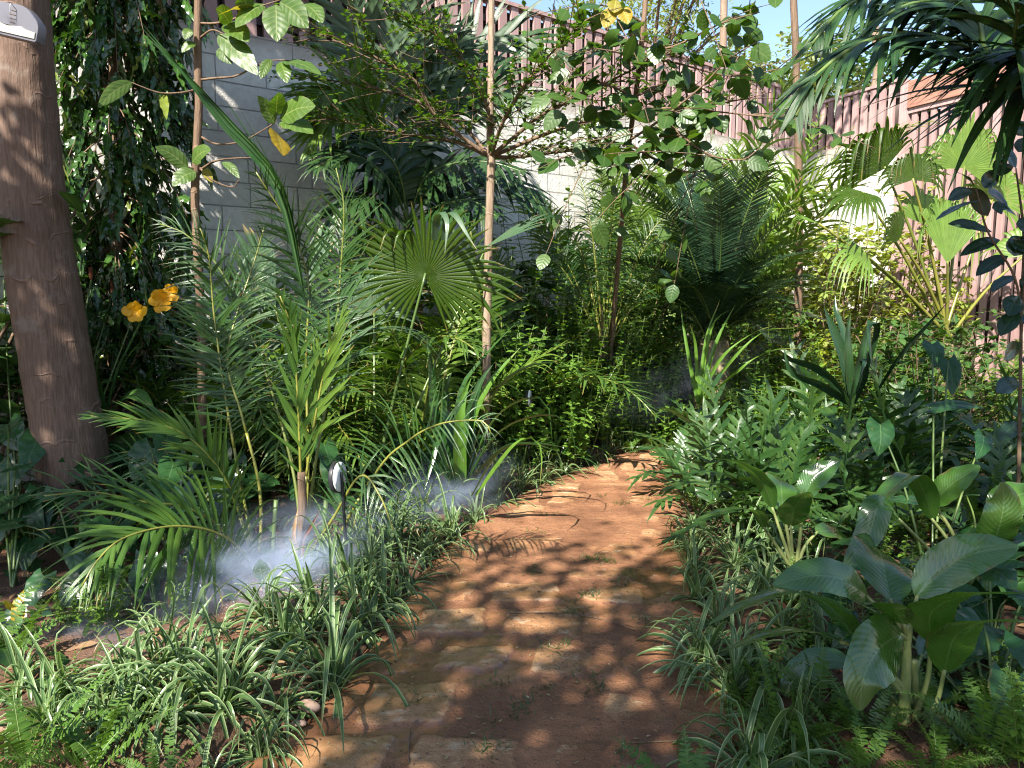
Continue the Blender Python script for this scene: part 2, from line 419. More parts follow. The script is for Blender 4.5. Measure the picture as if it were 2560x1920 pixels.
M['canopy'] = leafmat("shade_tree_leaf", (.04, .10, .02), (.07, .14, .03), .3, .45)
M['dry'] = leafmat("dry_leaf", (.14, .07, .03), (.32, .2, .1), .2, .7)
M['petal'] = leafmat("yellow_petal", (.82, .42, .005), (.88, .50, .01), .35, .5, flecks=(.72, .16, .01), tcol=(1.05, 1.0, .6))
M['bark'] = None
def barkmat(name, ca, cb, rings=1.0, ringfreq=9.0, lichen=None):
    m, t, out = nodes(name); g = NG(t)
    at = g.n("ShaderNodeAttribute", attribute_name="leaf").outputs["Vector"]
    oc = g.coord()
    fib = g.noise(30, 5, g.mapping(oc, (3.0, 3.0, .25)))
    big = g.noise(2.2, 4, g.mapping(oc, (1.4, 1.4, .8)))
    wob = g.noise(3.0, 2, oc)
    sp = g.n("ShaderNodeSeparateXYZ"); g.l(oc, sp.inputs[0])
    ph = g.math('ADD', g.math('MULTIPLY', sp.outputs[2], ringfreq), g.math('MULTIPLY', wob, 2.2))
    ring = g.mr(g.math('ABSOLUTE', g.math('SUBTRACT', g.math('FRACT', ph), .5)), 0.0, .06, 1.0, 0.0)
    rb = g.math('MULTIPLY', ring, g.mr(g.noise(5.0, 3, g.mapping(oc, (1, 1, 2))), .48, .62))
    col = g.mix(g.mr(fib, .3, .7), ca, cb)
    col = g.mix(g.mr(big, .40, .68, 0, .45), col, tuple(x * .6 for x in ca))
    if lichen: col = g.mix(g.mr(g.noise(7, 4, oc), .58, .72, 0, .8), col, lichen)
    col = g.mix(g.math('MULTIPLY', rb, .55 * rings), col, tuple(min(1, x * 1.5) for x in cb))
    b = g.n("ShaderNodeBsdfPrincipled"); g.l(col, b.inputs["Base Color"]); b.inputs["Roughness"].default_value = .75; b.inputs["Specular IOR Level"].default_value = .25
    h = g.math('ADD', g.math('MULTIPLY', fib, .6), g.math('MULTIPLY', rb, .9 * rings))
    h = g.math('ADD', h, g.math('MULTIPLY', g.noise(90, 3, g.mapping(oc, (1, 1, .4))), .3))
    g.l(g.bump(h, .75, .014), b.inputs["Normal"]); g.l(b.outputs[0], out.inputs[0])
    return m
M['bark'] = barkmat("ringed_grey_brown_bark", (.105, .066, .047), (.165, .108, .080), .8, 5.0, (.17, .135, .11))
M['bark_pale'] = barkmat("pale_smooth_bark", (.20, .14, .095), (.31, .235, .17), .6, 5.0, (.2, .17, .12))
M['bark_brown'] = barkmat("brown_bark", (.11, .072, .046), (.19, .125, .08), .5, 6.0)
M['bark_red'] = barkmat("reddish_ringed_palm_bark", (.22, .10, .06), (.34, .17, .1), 1.0, 8.0, (.25, .2, .17))
M['bark_dead'] = barkmat("dead_leaf_base_fibre", (.16, .12, .07), (.36, .3, .17), .2, 4.0)

def wallmat():
    m, t, out = nodes("pale_split_block"); g = NG(t)
    oc = g.coord(); sp = g.n("ShaderNodeSeparateXYZ"); g.l(oc, sp.inputs[0])
    cm = g.n("ShaderNodeCombineXYZ"); g.l(sp.outputs[0], cm.inputs[0]); g.l(sp.outputs[2], cm.inputs[1])
    dn = g.noise(1.6, 2, oc, out=1)
    va = g.n("ShaderNodeVectorMath", operation='MULTIPLY_ADD'); g.l(dn, va.inputs[0]); va.inputs[1].default_value = (.03, .012, 0); g.l(cm.outputs[0], va.inputs[2])
    br = g.n("ShaderNodeTexBrick"); g.l(va.outputs[0], br.inputs["Vector"])
    br.offset = .43; br.offset_frequency = 2; br.squash = 1.35; br.squash_frequency = 3
    br.inputs["Scale"].default_value = 1.0; br.inputs["Mortar Size"].default_value = .006; br.inputs["Mortar Smooth"].default_value = .25
    br.inputs["Brick Width"].default_value = .44; br.inputs["Row Height"].default_value = .205; br.inputs["Bias"].default_value = 0
    br.inputs["Color1"].default_value = (.60, .58, .545, 1); br.inputs["Color2"].default_value = (.76, .74, .70, 1); br.inputs["Mortar"].default_value = (.21, .20, .19, 1)
    rough = g.noise(14, 6, oc, .65); fine = g.noise(70, 4, oc)
    col = g.mix(g.mr(rough, .38, .62, 0, .5), br.outputs[0], (.50, .47, .43))
    col = g.mix(g.mr(g.noise(1.3, 4, g.mapping(oc, (1, 1, .45))), .50, .70, 0, .6), col, (.36, .32, .27))
    top = g.mr(g.math('ADD', sp.outputs[2], g.math('MULTIPLY', g.noise(4, 4, oc), .35)), 3.66, 3.86, 0, .7)
    col = g.mix(top, col, (.27, .22, .18))
    b = g.n("ShaderNodeBsdfPrincipled"); g.l(col, b.inputs["Base Color"]); b.inputs["Roughness"].default_value = .85; b.inputs["Specular IOR Level"].default_value = .2
    h = g.math('SUBTRACT', g.math('ADD', g.math('MULTIPLY', rough, .8), g.math('MULTIPLY', fine, .35)), g.math('MULTIPLY', br.outputs[1], 1.3))
    g.l(g.bump(h, .75, .016), b.inputs["Normal"]); g.l(b.outputs[0], out.inputs[0])
    return m
M['block'] = wallmat()
def woodmat(name, ca, cb, vertical=True):
    m, t, out = nodes(name); g = NG(t)
    oc = g.coord()
    at = g.n("ShaderNodeAttribute", attribute_name="leaf").outputs["Vector"]
    sp = g.n("ShaderNodeSeparateXYZ"); g.l(at, sp.inputs[0])
    st = (22, 22, 1.2) if vertical else (1.2, 22, 22)
    nz = g.noise(2.2, 5, g.mapping(oc, st), .6); lo = g.noise(1.5, 3, oc)
    col = g.mix(g.mr(nz, .3, .7), ca, cb)
    col = g.mix(g.mr(sp.outputs[2], 0, 1, 0, .8, False), col, tuple(x * .72 for x in ca))
    col = g.mix(g.mr(lo, .5, .75, 0, .35), col, (.45, .36, .34))
    b = g.n("ShaderNodeBsdfPrincipled"); g.l(col, b.inputs["Base Color"]); b.inputs["Roughness"].default_value = .62; b.inputs["Specular IOR Level"].default_value = .3
    g.l(g.bump(nz, .4, .004), b.inputs["Normal"]); g.l(b.outputs[0], out.inputs[0])
    return m
M['slat'] = woodmat("plum_stained_timber", (.33, .205, .195), (.47, .325, .305))
M['slat_dark'] = woodmat("dark_timber_backing", (.05, .035, .032), (.085, .06, .055))
M['header'] = woodmat("reddish_timber_beam", (.26, .12, .085), (.40, .22, .16), False)

def soilmat():
    m, t, out = nodes("red_brown_garden_soil"); g = NG(t)
    oc = g.coord(); n1 = g.noise(2.2, 5, oc); n2 = g.noise(38, 6, oc, .7); n3 = g.noise(140, 3, oc)
    col = g.mix(g.mr(n1, .35, .65), (.075, .042, .026), (.155, .075, .038))
    col = g.mix(g.mr(n2, .5, .68, 0, .6), col, (.20, .11, .065))
    b = g.n("ShaderNodeBsdfPrincipled"); g.l(col, b.inputs["Base Color"])
    g.l(g.mr(n1, .35, .6, .55, .85), b.inputs["Roughness"]); b.inputs["Specular IOR Level"].default_value = .35
    g.l(g.bump(g.math('ADD', n2, g.math('MULTIPLY', n3, .5)), .9, .02), b.inputs["Normal"]); g.l(b.outputs[0], out.inputs[0])
    return m
M['soil'] = soilmat()
def pathmat():
    m, t, out = nodes("muddy_wet_flagstones"); g = NG(t)
    at = g.n("ShaderNodeAttribute", attribute_name="leaf").outputs["Vector"]      # (on a stone, stone's own shade, wetness)
    sp = g.n("ShaderNodeSeparateXYZ"); g.l(at, sp.inputs[0]); st, rn, wet = sp.outputs
    oc = g.coord()
    n1 = g.noise(3.2, 5, oc); n2 = g.noise(24, 6, oc, .68); n3 = g.noise(120, 4, oc, .6); sw = g.noise(7, 6, g.mapping(oc, (1, 2.2, 1)), .7)
    stone = g.mix(rn, (.30, .15, .066), (.40, .235, .12))
    stone = g.mix(g.mr(n2, .42, .62, 0, .55), stone, (.27, .13, .06))
    stone = g.mix(g.mr(sw, .53, .64, 0, .7), stone, (.48, .36, .24))
    mud = g.mix(g.mr(n1, .35, .65), (.17, .078, .040), (.28, .134, .068))
    mud = g.mix(g.mr(n2, .5, .7, 0, .5), mud, (.12, .06, .04))
    f = g.mr(g.math('ADD', st, g.math('MULTIPLY', g.math('SUBTRACT', n2, .5), .9)), .36, .58)
    col = g.mix(f, mud, stone)
    spk = g.noise(55, 2, oc)
    col = g.mix(g.mr(spk, .64, .69, 0, .75), col, (.06, .035, .028))
    w2 = g.mr(g.math('ADD', wet, g.math('MULTIPLY', g.math('SUBTRACT', g.noise(9, 5, oc, .65), .5), 1.3)), .40, .75)
    col = g.mix(g.math('MULTIPLY', w2, .45), col, g.mix(1.0, col, (.5, .45, .42), 'MULTIPLY'))
    b = g.n("ShaderNodeBsdfPrincipled"); g.l(col, b.inputs["Base Color"])
    g.l(g.mr(w2, 0, 1, .62, .07, False), b.inputs["Roughness"])
    g.l(g.mr(w2, 0, 1, .3, .75, False), b.inputs["Specular IOR Level"])
    h = g.math('ADD', g.math('MULTIPLY', n2, .8), g.math('MULTIPLY', n3, .5))
    bn = g.n("ShaderNodeBump"); bn.inputs["Distance"].default_value = .022; g.l(h, bn.inputs["Height"]); g.l(g.mr(w2, 0, 1, .85, .12, False), bn.inputs["Strength"])
    g.l(bn.outputs[0], b.inputs["Normal"]); g.l(b.outputs[0], out.inputs[0])
    return m
M['path'] = pathmat()

# ---------------------------------------------------------------- ground, soil beds, path
EL = [G(*p) for p in ((640, 1919), (800, 1800), (900, 1680), (985, 1560), (1050, 1460), (1130, 1370), (1255, 1270), (1360, 1215), (1490, 1160), (1585, 1128))]
ER = [G(*p) for p in ((1960, 1919), (1850, 1800), (1790, 1680), (1745, 1560), (1715, 1460), (1695, 1370), (1685, 1270), (1700, 1215), (1730, 1160), (1750, 1128))]
EL = [V(EL[0][0] - .05, 0.2, 0), *EL, V(1.75, 8.4, 0)]; ER = [V(ER[0][0] + .02, 0.2, 0), *ER, V(3.2, 7.9, 0)]
el = np.array(EL); er = np.array(ER)
def xl(y): return np.interp(y, el[:, 1], el[:, 0])
def xr(y): return np.interp(y, er[:, 1], er[:, 0])
_ph = rng.random((10, 3)) * 6.28
def wob(x, y, f=1.0):
    r = 0
    for i in range(8):
        a = i * 2.4; k = f * (1.0 + i * .9)
        r = r + np.sin(k * (x * math.cos(a) + y * math.sin(a)) + _ph[i, 0]) / (1 + i * .6)
    return r / 3.0
def bed(x, y):
    """Height of the soil beds beside the path."""
    d = np.maximum(xl(y) - x, x - xr(y))
    d = np.where(y > 7.6, np.maximum(d, (y - 7.6) * 1.0), d)
    h = np.clip((d + .02) / .3, 0, 1)
    h = h * h * (3 - 2 * h)
    return -.035 + .125 * h + (.014 * wob(x, y, 5) + .010 * wob(x + 3, y, 13) + .006 * wob(x, y + 5, 31)) * np.clip(h * 2, 0, 1)
def gz(x, y): return float(bed(np.array(x), np.array(y)))
def gridmesh(x0, x1, y0, y1, st, hf, af):
    xs = np.arange(x0, x1 + st / 2, st); ys = np.arange(y0, y1 + st / 2, st)
    X, Y = np.meshgrid(xs, ys); H = hf(X, Y); A = af(X, Y)
    mb = MB(); nx, ny = len(xs), len(ys)
    i = np.arange(ny - 1)[:, None]; j = np.arange(nx - 1)[None]
    b = i * nx + j
    q = np.stack([b, b + 1, b + nx + 1, b + nx], -1).reshape(-1, 4)
    mb.add(np.stack([X, Y, H], -1).reshape(-1, 3), q, A.reshape(-1, 3)); return mb
z3 = lambda X, Y: np.zeros(X.shape + (3,))
structure('ground', gridmesh(-300, 300, -300, 300, 100, lambda X, Y: 0 * X - .16, z3), M['soil'])
structure('soil_bed', gridmesh(-6, 7.5, -2.5, 13.5, .04, bed, z3), M['soil'])

# flagstones: rows of rough rectangles laid across the path
def flag_field(X, Y):
    warp = .05 * wob(X, Y, 4); warp2 = .05 * wob(X + 9, Y - 4, 4)
    v = (Y + .08 * X + warp) / .36; row = np.floor(v).astype(int); fv = v - row
    r1 = np.random.default_rng(3).random(200); r2 = np.random.default_rng(5).random((200, 64))
    u = (X - .12 * Y + warp2) / .43 + r1[row % 200] * 1.0
    c = np.floor(u).astype(int); fu = u - c
    j = (r2[row % 200, c % 64] - .5) * .16
    du = np.minimum(fu, 1 - fu) * .43; dv = np.minimum(fv, 1 - fv) * .36
    e = np.minimum(du, dv) - .035 - .03 * r2[(row + 7) % 200, (c + 3) % 64] + .016 * wob(X, Y, 17) + .008 * wob(X + 2, Y, 43)
    tone = r2[(row + 31) % 200, (c + 11) % 64]; keep = r2[(row + 57) % 200, (c + 23) % 64]
    on = np.clip(e / .022 + .4, 0, 1)
    mudcov = np.clip(.55 + .8 * wob(X * 1.0 + 4, Y, 2.2) + .35 * wob(X, Y - 2, 7), 0, 1.2)
    on = on * np.where(keep < .18, 0.0, 1.0) * np.clip(1.25 - mudcov * 1.05, 0, 1)
    dd = np.minimum(X - xl(Y), xr(Y) - X)
    on = on * np.clip((dd - .02) / .16, 0, 1)
    return on, tone, np.clip(.38 + .6 * wob(X - 2, Y + 1, 3.1) + .30 * np.exp(-((Y - 3.4) / 1.2) ** 2) - .25 * (Y > 5.0), 0, 1), dd
def path_h(X, Y):
    on, tone, wet, dd = flag_field(X, Y)
    return .002 + .017 * on * (.6 + .6 * tone) + .005 * wob(X, Y, 12) + .003 * wob(X, Y, 37) + .002 * wob(X + 5, Y, 71) - .05 * np.clip(-dd / .15, 0, 1) + .012 * np.clip((.12 - dd) / .12, 0, 1) * (dd > -.05)
def path_a(X, Y):
    on, tone, wet, dd = flag_field(X, Y); return np.stack([on, tone, wet], -1)
structure('path', gridmesh(-1.25, 1.9, 1.2, 8.4, .012, path_h, path_a), M['path'])
def pz(x, y): return float(path_h(np.array([[x]], float), np.array([[y]], float))[0, 0])

# ---------------------------------------------------------------- walls, fences, gate
CORNER = V(4.78, 12.8, 0)
dL = nrm(V(-1.19, -1.0, 0)); dR = nrm(V(.405, -1.0, 0))
def wall_run(name, label, a, d, length, top, fence_label, fence_top, group, n_in):
    ang = math.atan2(d[1], d[0])
    t = thing(name, label, 'wall', a, None); t.rotation_euler = (0, 0, ang)
    loc = lambda mb, nm, mat, root, sm=False: (lambda o: (setattr(o, 'parent', root), o)[1])(link(bpy.data.objects.new(nm, mb.mesh(nm, mat, (0, 0, 0), sm))))
    s = n_in     # +1 when the garden lies on the left of the run
    mb = MB(); boxm(mb, (0, 0, -.3), (length, 0, 0), (0, -s * .2, 0), (0, 0, top + .3)); loc(mb, 'blockwork', M['block'], t)
    f = thing('slat_fence', fence_label, 'fence', a + V(0, 0, top), 'slatted timber fences on the garden wall'); f.rotation_euler = (0, 0, ang)
    hgt = fence_top - top
    mb = MB(); x = .02; i = 0
    while x < length - .12:
        boxm(mb, (x, -s * .03, .005), (.10, 0, 0), (0, -s * .035, 0), (0, 0, hgt + rng.normal(0, .004)), 0, rng.random()); x += .165; i += 1
    loc(mb, 'slats', M['slat'], f)
    mb = MB(); boxm(mb, (0, -s * .125, .003), (length, 0, 0), (0, -s * .02, 0), (0, 0, hgt - .03)); loc(mb, 'backing_board', M['slat_dark'], f)
    mb = MB(); boxm(mb, (0, -s * .012, hgt + .012), (length, 0, 0), (0, -s * .15, 0), (0, 0, .04), 0, .3); loc(mb, 'top_rail', M['slat'], f)
    for zz in (.12, hgt - .2):
        mb = MB(); boxm(mb, (0, -s * .068, zz), (length, 0, 0), (0, -s * .05, 0), (0, 0, .07), 0, .8); loc(mb, 'rail', M['slat_dark'], f)
    k = 0.5
    while k < length:
        mb = MB(); boxm(mb, (k, -s * .067, .004), (.07, 0, 0), (0, -s * .056, 0), (0, 0, hgt - .01), 0, .9); loc(mb, 'post', M['slat_dark'], f); k += 2.2
    return t, f
wall_run('block_wall', 'long grey block wall behind the mast tree, under the timber fence', CORNER, dL, 14.0, 3.70, 'long plum timber slat fence above the shaded grey wall', 4.58, None, 1)
GATE0 = 1.72
wall_run('block_wall', 'short sunlit white block wall between the corner and the gate', CORNER, dR, GATE0, 3.70, 'short plum slat fence between the wall corner and the gate', 4.42, None, -1)
g0 = CORNER + dR * (GATE0 + .012)
angR = math.atan2(dR[1], dR[0])
gate = thing('slat_gate', 'tall plum timber slatted gate screen under a reddish header beam', 'gate', g0); gate.rotation_euler = (0, 0, angR)
def gpart(nm, mb, mat, parent=gate):
    o = link(bpy.data.objects.new(nm, mb.mesh(nm, mat, (0, 0, 0), False))); o.parent = parent; return o
GL = 4.2
mb = MB(); boxm(mb, (0, 0, -.1), (.14, 0, 0), (0, .14, 0), (0, 0, 4.5), 0, .2); gpart('post', mb, M['slat'])
mb = MB(); boxm(mb, (GL + .15, 0, -.1), (.14, 0, 0), (0, .14, 0), (0, 0, 4.5), 0, .2); gpart('post', mb, M['slat'])
mb = MB(); boxm(mb, (.143, -.02, 4.02), (GL, 0, 0), (0, .15, 0), (0, 0, .36), 0, .2); gpart('header_beam', mb, M['header'])
mb = MB(); boxm(mb, (.143, .01, 3.95), (GL, 0, 0), (0, .1, 0), (0, 0, .066), 0, .2); gpart('frame_rail', mb, M['slat'])
mb = MB(); x = .19
while x < GL:
    boxm(mb, (x, .03, .02), (.085, 0, 0), (0, .035, 0), (0, 0, 3.926), 0, rng.random()); x += .15
gpart('slats', mb, M['slat'])
mb = MB(); boxm(mb, (.143, .12, 0), (GL, 0, 0), (0, .02, 0), (0, 0, 3.94)); gpart('backing_board', mb, M['slat_dark'])
for zz in (.4, 1.9, 3.3):
    mb = MB(); boxm(mb, (.143, .068, zz), (GL, 0, 0), (0, .045, 0), (0, 0, .1), 0, .7); gpart('rail', mb, M['slat_dark'])
# ---------------------------------------------------------------- builders for plants
def frond(root, R, Lmax, wid, mat='areca', stalk='rachis', r=.010, label=None, rsc=(1.0, .35), name='frond', **kw):
    mb = MB(); pinnate(mb, R, Lmax, wid, **kw)
    C = spline(R, 36); rr = np.linspace(r * rsc[0], r * rsc[1], 36); k = int(36 * max(kw.get('start', .12) - .04, .04)) + 1
    tube(mb, C[k - 1:], rr[k - 1:], 6, 1); o = part(name, mb, [M[mat], M[stalk]], root)
    if label: o['label'] = label
    mb = MB(); tube(mb, C[:k], rr[:k] * 1.02, 7); part('stalk', mb, M[stalk], root, parent=o)
    return o
def fan_leaf(root, c, axis, normal, R, base, mat='fan', stalk='rachis_green', r=.011, sag=.0, **kw):
    mb = MB(); fan(mb, c, axis, normal, R, **kw); o = part('fan_leaf', mb, M[mat], root)
    mid = (np.asarray(base) + c) / 2 + V(0, 0, sag)
    mb = MB(); tube(mb, spline([base, mid, c + nrm(axis) * R * .03], 20), np.linspace(r * 1.3, r * .75, 20), 7); part('petiole', mb, M[stalk], root, parent=o)
    return o
def strap(root, pts, wd, mat='strap', name='leaf', fold=.35, prof=w_strap, roll=0.0, n=14, cols=5, label=None, side=None, **kw):
    mb = MB(); C = spline(pts, n)[None]
    d = nrm(C[0, -1] - C[0, 0])[None]
    S = sides(d, roll)[:, None] if side is None else nrm(side)[None, None]
    blades(mb, C, S, wd * prof(np.linspace(0, 1, n))[None], fold=fold, cols=cols, **kw)
    o = part(name, mb, M[mat], root)
    if label: o['label'] = label
    return o
def broad(mb, pts, wd, up=None, prof=w_oval, fold=.25, n=16, cols=9, arch=.18, ripple=.05, rfreq=4, lobe=0.0, mat=0, rnd=None, side=None):
    """A broad leaf along a line of points; up is the way its upper face looks, wd its half width."""
    C = spline(pts, n); T = nrm(np.gradient(C, axis=0))
    S = np.cross(T, Z if up is None else nrm(up)) if side is None else np.broadcast_to(side, T.shape)
    S = nrm(S); t = np.linspace(0, 1, n); L = np.linalg.norm(np.diff(C, axis=0), axis=1).sum()
    sw = None if not lobe else (-lobe * L * (1 - t) ** 2)[None]
    blades(mb, C[None], S[None], (wd * prof(t))[None], fold=fold, cols=cols, arch=arch, ripple=ripple, rfreq=rfreq, sweep=sw, mat=mat, rnd=rnd)
def leaf_part(root, pts, wd, mat, stalk=None, stalkmat='rachis_green', sr=.006, label=None, name='leaf', **kw):
    mb = MB(); broad(mb, pts, wd, **kw); o = part(name, mb, M[mat], root, label=label)
    if stalk is not None:
        mb = MB(); tube(mb, spline(stalk, 14), np.linspace(sr * 1.5, sr * .8, 14), 7); part('petiole', mb, M[stalkmat], root, parent=o)
    return o
def PP(*pts):
    """Pixels with a distance each to points."""
    return [P(*p) for p in pts]

# ---- kinds that are copied: built once at the origin
HIDE = V(0, -60, -8)
def proto(name, cat): return thing(name, 'to be named', cat, (0, 0, 0))

def make_spider(seed, nb=34, L=.34, W=.011):
    global rng
    sv = rng; rng = np.random.default_rng(seed)
    mb = MB(); d = rdir(nb, -4, 84); el_ = np.arcsin(d[:, 2])
    base = np.stack([rng.normal(0, .018, nb), rng.normal(0, .018, nb), np.full(nb, .0)], 1)
    Ls = L * rng.uniform(.5, 1.15, nb); n = 13
    C = arcs(base, d, Ls, rng.uniform(1.1, 3.6, nb) * (0.6 + .7 * np.cos(el_)), n, 1.5)
    blades(mb, C, sides(d, rng.normal(0, .25, nb))[:, None], W * rng.uniform(.7, 1.15, nb)[:, None] * w_strap(np.linspace(0, 1, n))[None], fold=.5, cols=5)
    o = link(bpy.data.objects.new('spider_plant', mb.mesh('spider_plant', M['spider'])))
    tag(o, 'x', 'spider plant', 'striped spider plants edging the path'); rng = sv
    return o
def fern_frond_pts(az, el_, L, droop, base=V(0, 0, 0)):
    d = V(math.cos(az) * math.cos(el_), math.sin(az) * math.cos(el_), math.sin(el_))
    return arcs(base[None], d[None], L, droop, 12, 1.2)[0]
def make_boston(seed, nf=11, L=.48, up=60):
    global rng
    sv = rng; rng = np.random.default_rng(seed)
    root = proto('sword_fern', 'fern')
    for i in range(nf):
        az = i * 2.4 + rng.normal(0, .3); e = math.radians(rng.uniform(up - 28, up + 25))
        R = fern_frond_pts(az, e, L * rng.uniform(.65, 1.1), rng.uniform(.3, 1.3), V(rng.normal(0, .02), rng.normal(0, .02), 0))
        mb = MB(); Lf = np.linalg.norm(R[-1] - R[0])
        pinnate(mb, R, .040, .0056, m=int(27 * L / .4), a0=86, a1=60, lift=.08, droop=.25, start=.1, n=5, jit=.06, aj=5, prof=lambda w: np.clip(.55 + 1.6 * w, 0, 1) * np.clip((1.03 - w) * 2.2, .12, 1), wprof=lambda t: np.where(t < .75, 1.0 - .2 * t, np.maximum(.05, (1 - t) * 3.4)), fold=.1, roll=rng.normal(0, .4))
        tube(mb, R, np.linspace(.0022, .0008, 12), 5, 1); part('frond', mb, [M['boston'], M['rachis_green']], root)
    rng = sv
    return root
def monarch_frond(root, R, wd, nl=7, dr=.35):
    """A lobed fern frond: a winged midrib with long lobes either side and one at the tip."""
    mb = MB(); R = spline(R, 60); T = nrm(np.gradient(R, axis=0)); B = nrm(np.cross(T, Z)); Nn = np.cross(B, T)
    k = 60; t = np.linspace(0, 1, k)
    wing = np.clip((t - .28) * 14, 0.02, 1) * .022 * (1 - .35 * t)
    blades(mb, R[None, 15:56], B[None, 15:56], np.maximum(wing, .003)[None, 15:56], fold=.1, cols=3)
    L = np.linalg.norm(np.diff(R, axis=0), axis=1).sum()
    n = 11
    for sd in (-1, 1):
        u = np.linspace(.34, .84, nl) + rng.normal(0, .008, nl); ix = (u * 59).astype(int)
        w_ = (u - .34) / .5
        ang = np.radians(62 - 26 * w_ + rng.normal(0, 4, nl))[:, None]
        d = T[ix] * np.cos(ang) + sd * B[ix] * np.sin(ang) + Nn[ix] * rng.normal(.08, .06, nl)[:, None]
        Ls = wd * (1 - .42 * w_) * rng.uniform(.85, 1.1, nl)
        C = arcs(R[ix], d, Ls, dr * rng.uniform(.4, 1.4, nl), n)
        S = nrm(np.cross(nrm(d), Nn[ix])) * sd
        pr = np.array([1.0, .92, .86, .86, .88, .88, .84, .74, .56, .32, .03])
        blades(mb, C, S[:, None], (.020 + .003 * rng.random(nl))[:, None] * (.75 + .25 * Ls / wd)[:, None] * pr[None], fold=.08, cols=5, ripple=.14, rfreq=2.2, rnd=np.full(nl, rng.random()))
    d = T[56:57]; C = arcs(R[50:51], d, wd * .75, dr, n); blades(mb, C, B[50:51][:, None], .022 * np.array([1.0, 1, .95, .9, .85, .8, .7, .58, .42, .24, .03])[None], fold=.08, cols=5, ripple=.12, rfreq=2)
    o = part('frond', mb, M['monarch'], root)
    mb = MB(); tube(mb, R, np.linspace(.004, .0012, 60), 5); part('midrib', mb, M['sans'], root, parent=o)
    return o
def make_monarch(seed, nf=8, L=.8, wd=.26):
    global rng
    sv = rng; rng = np.random.default_rng(seed)
    root = proto('monarch_fern', 'fern')
    for i in range(nf):
        az = i * 2.4 + rng.normal(0, .3); e = math.radians(rng.uniform(38, 84))
        monarch_frond(root, fern_frond_pts(az, e, L * rng.uniform(.7, 1.1), rng.uniform(.4, 1.5)), wd * rng.uniform(.75, 1.1), int(rng.integers(5, 9)))
    rng = sv
    return root
def make_heart(seed, nf=9, L=.24, H=.4):
    global rng
    sv = rng; rng = np.random.default_rng(seed)
    root = proto('heart_leaf_plant', 'foliage plant')
    for i in range(nf):
        az = i * 2.4 + rng.normal(0, .35); r = rng.uniform(.08, .34) * (H / .4); h = rng.uniform(.35, 1.05) * H
        p = V(math.cos(az) * r, math.sin(az) * r, h); l = L * rng.uniform(.7, 1.15)
        e = math.radians(rng.uniform(-75, 5))
        d = V(math.cos(az) * math.cos(e), math.sin(az) * math.cos(e), math.sin(e))
        C = arcs(p[None], d[None], l, .25, 10)[0]
        leaf_part(root, C, l * .33, 'philo', [V(0, 0, 0), p * V(.5, .5, .75), p + d * .01], sr=.0045, prof=w_heart, lobe=.28, fold=.2, ripple=.05, rfreq=5, side=sides(d[None], rng.normal(0, .25))[0])
    rng = sv
    return root
def make_herb(seed, ns=7, H=.55, leafL=.055, mat='weed', spread=.16, lw=.32, name='leafy_herb', cat='herb', pairs=True):
    """Upright stems with small leaves in pairs."""
    global rng
    sv = rng; rng = np.random.default_rng(seed)
    root = proto(name, cat)
    sb = MB(); lb = MB()
    for i in range(ns):
        az = rng.random() * 6.28; r = rng.uniform(0, spread); b = V(math.cos(az) * r, math.sin(az) * r, 0)
        d = V(math.cos(az) * .28 * rng.random(), math.sin(az) * .28 * rng.random(), 1) + V(*rng.normal(0, .12, 3))
        h = H * rng.uniform(.5, 1.1); C = arcs(b[None], d[None], h, rng.uniform(-.1, .5), 12)[0]
        tube(sb, C, np.linspace(.004, .0015, 12) * (H / .55) ** .5, 5)
        k = int(h / (leafL * .75)) + 2
        for j in range(k):
            u = .18 + .82 * (j + rng.random() * .4) / k; ix = min(11, u * 11); i0 = int(ix); p = C[i0] * (1 - ix + i0) + C[min(i0 + 1, 11)] * (ix - i0)
            a0 = j * 1.57 + rng.normal(0, .3)
            aa = np.array([a0, a0 + PI]) if pairs else np.array([a0])
            e = np.radians(rng.uniform(-5, 45, len(aa)))
            dd = np.stack([np.cos(aa) * np.cos(e), np.sin(aa) * np.cos(e), np.sin(e)], 1)
            l = leafL * rng.uniform(.6, 1.2, len(aa)) * (1.15 - .5 * u)
            leafs(lb, p, dd, l, l * lw, droop=.5, n=5, cols=3, prof=w_oval, fold=.2)
    part('stems', sb, M['rachis_green'], root); part('foliage', lb, M[mat], root)
    rng = sv
    return root
def make_shrub(seed, H=1.1, R=.55, nl=420, leafL=.09, lw=.36, mat='shrub', droop=.5, name='leafy_shrub', ns=9, twig='bark_brown'):
    """A bush: stems from the ground, each with side twigs, leaves all along."""
    global rng
    sv = rng; rng = np.random.default_rng(seed)
    root = proto(name, 'shrub'); sb = MB(); lb = MB(); pts = []
    for i in range(ns):
        az = i * 2.4 + rng.normal(0, .4); d = V(math.cos(az) * R / H * rng.uniform(.2, 1.1), math.sin(az) * R / H * rng.uniform(.2, 1.1), 1)
        C = arcs(V(*rng.normal(0, .04, 2), 0)[None], d[None], H * rng.uniform(.7, 1.1), rng.uniform(0, .5), 12)[0]
        tube(sb, C, np.linspace(.010, .003, 12) * H ** .5, 5)
        for j in range(5):
            k = rng.integers(3, 12); dd = rdir(1, 0, 60)[0]; tw = arcs(C[k][None], dd[None], H * rng.uniform(.15, .38), .4, 7)[0]
            tube(sb, tw, np.linspace(.004, .0015, 7), 4); pts.append(tw)
        pts.append(C[5:])
    pts = np.concatenate(pts); p = pts[rng.integers(0, len(pts), nl)] + rng.normal(0, .012, (nl, 3))
    d = rdir(nl, -35, 55); l = leafL * rng.uniform(.6, 1.25, nl)
    leafs(lb, p, d, l, l * lw, droop=droop, n=6, cols=3, prof=w_oval, fold=.22)
    part('stems', sb, M[twig], root); part('foliage', lb, M[mat], root)
    rng = sv
    return root
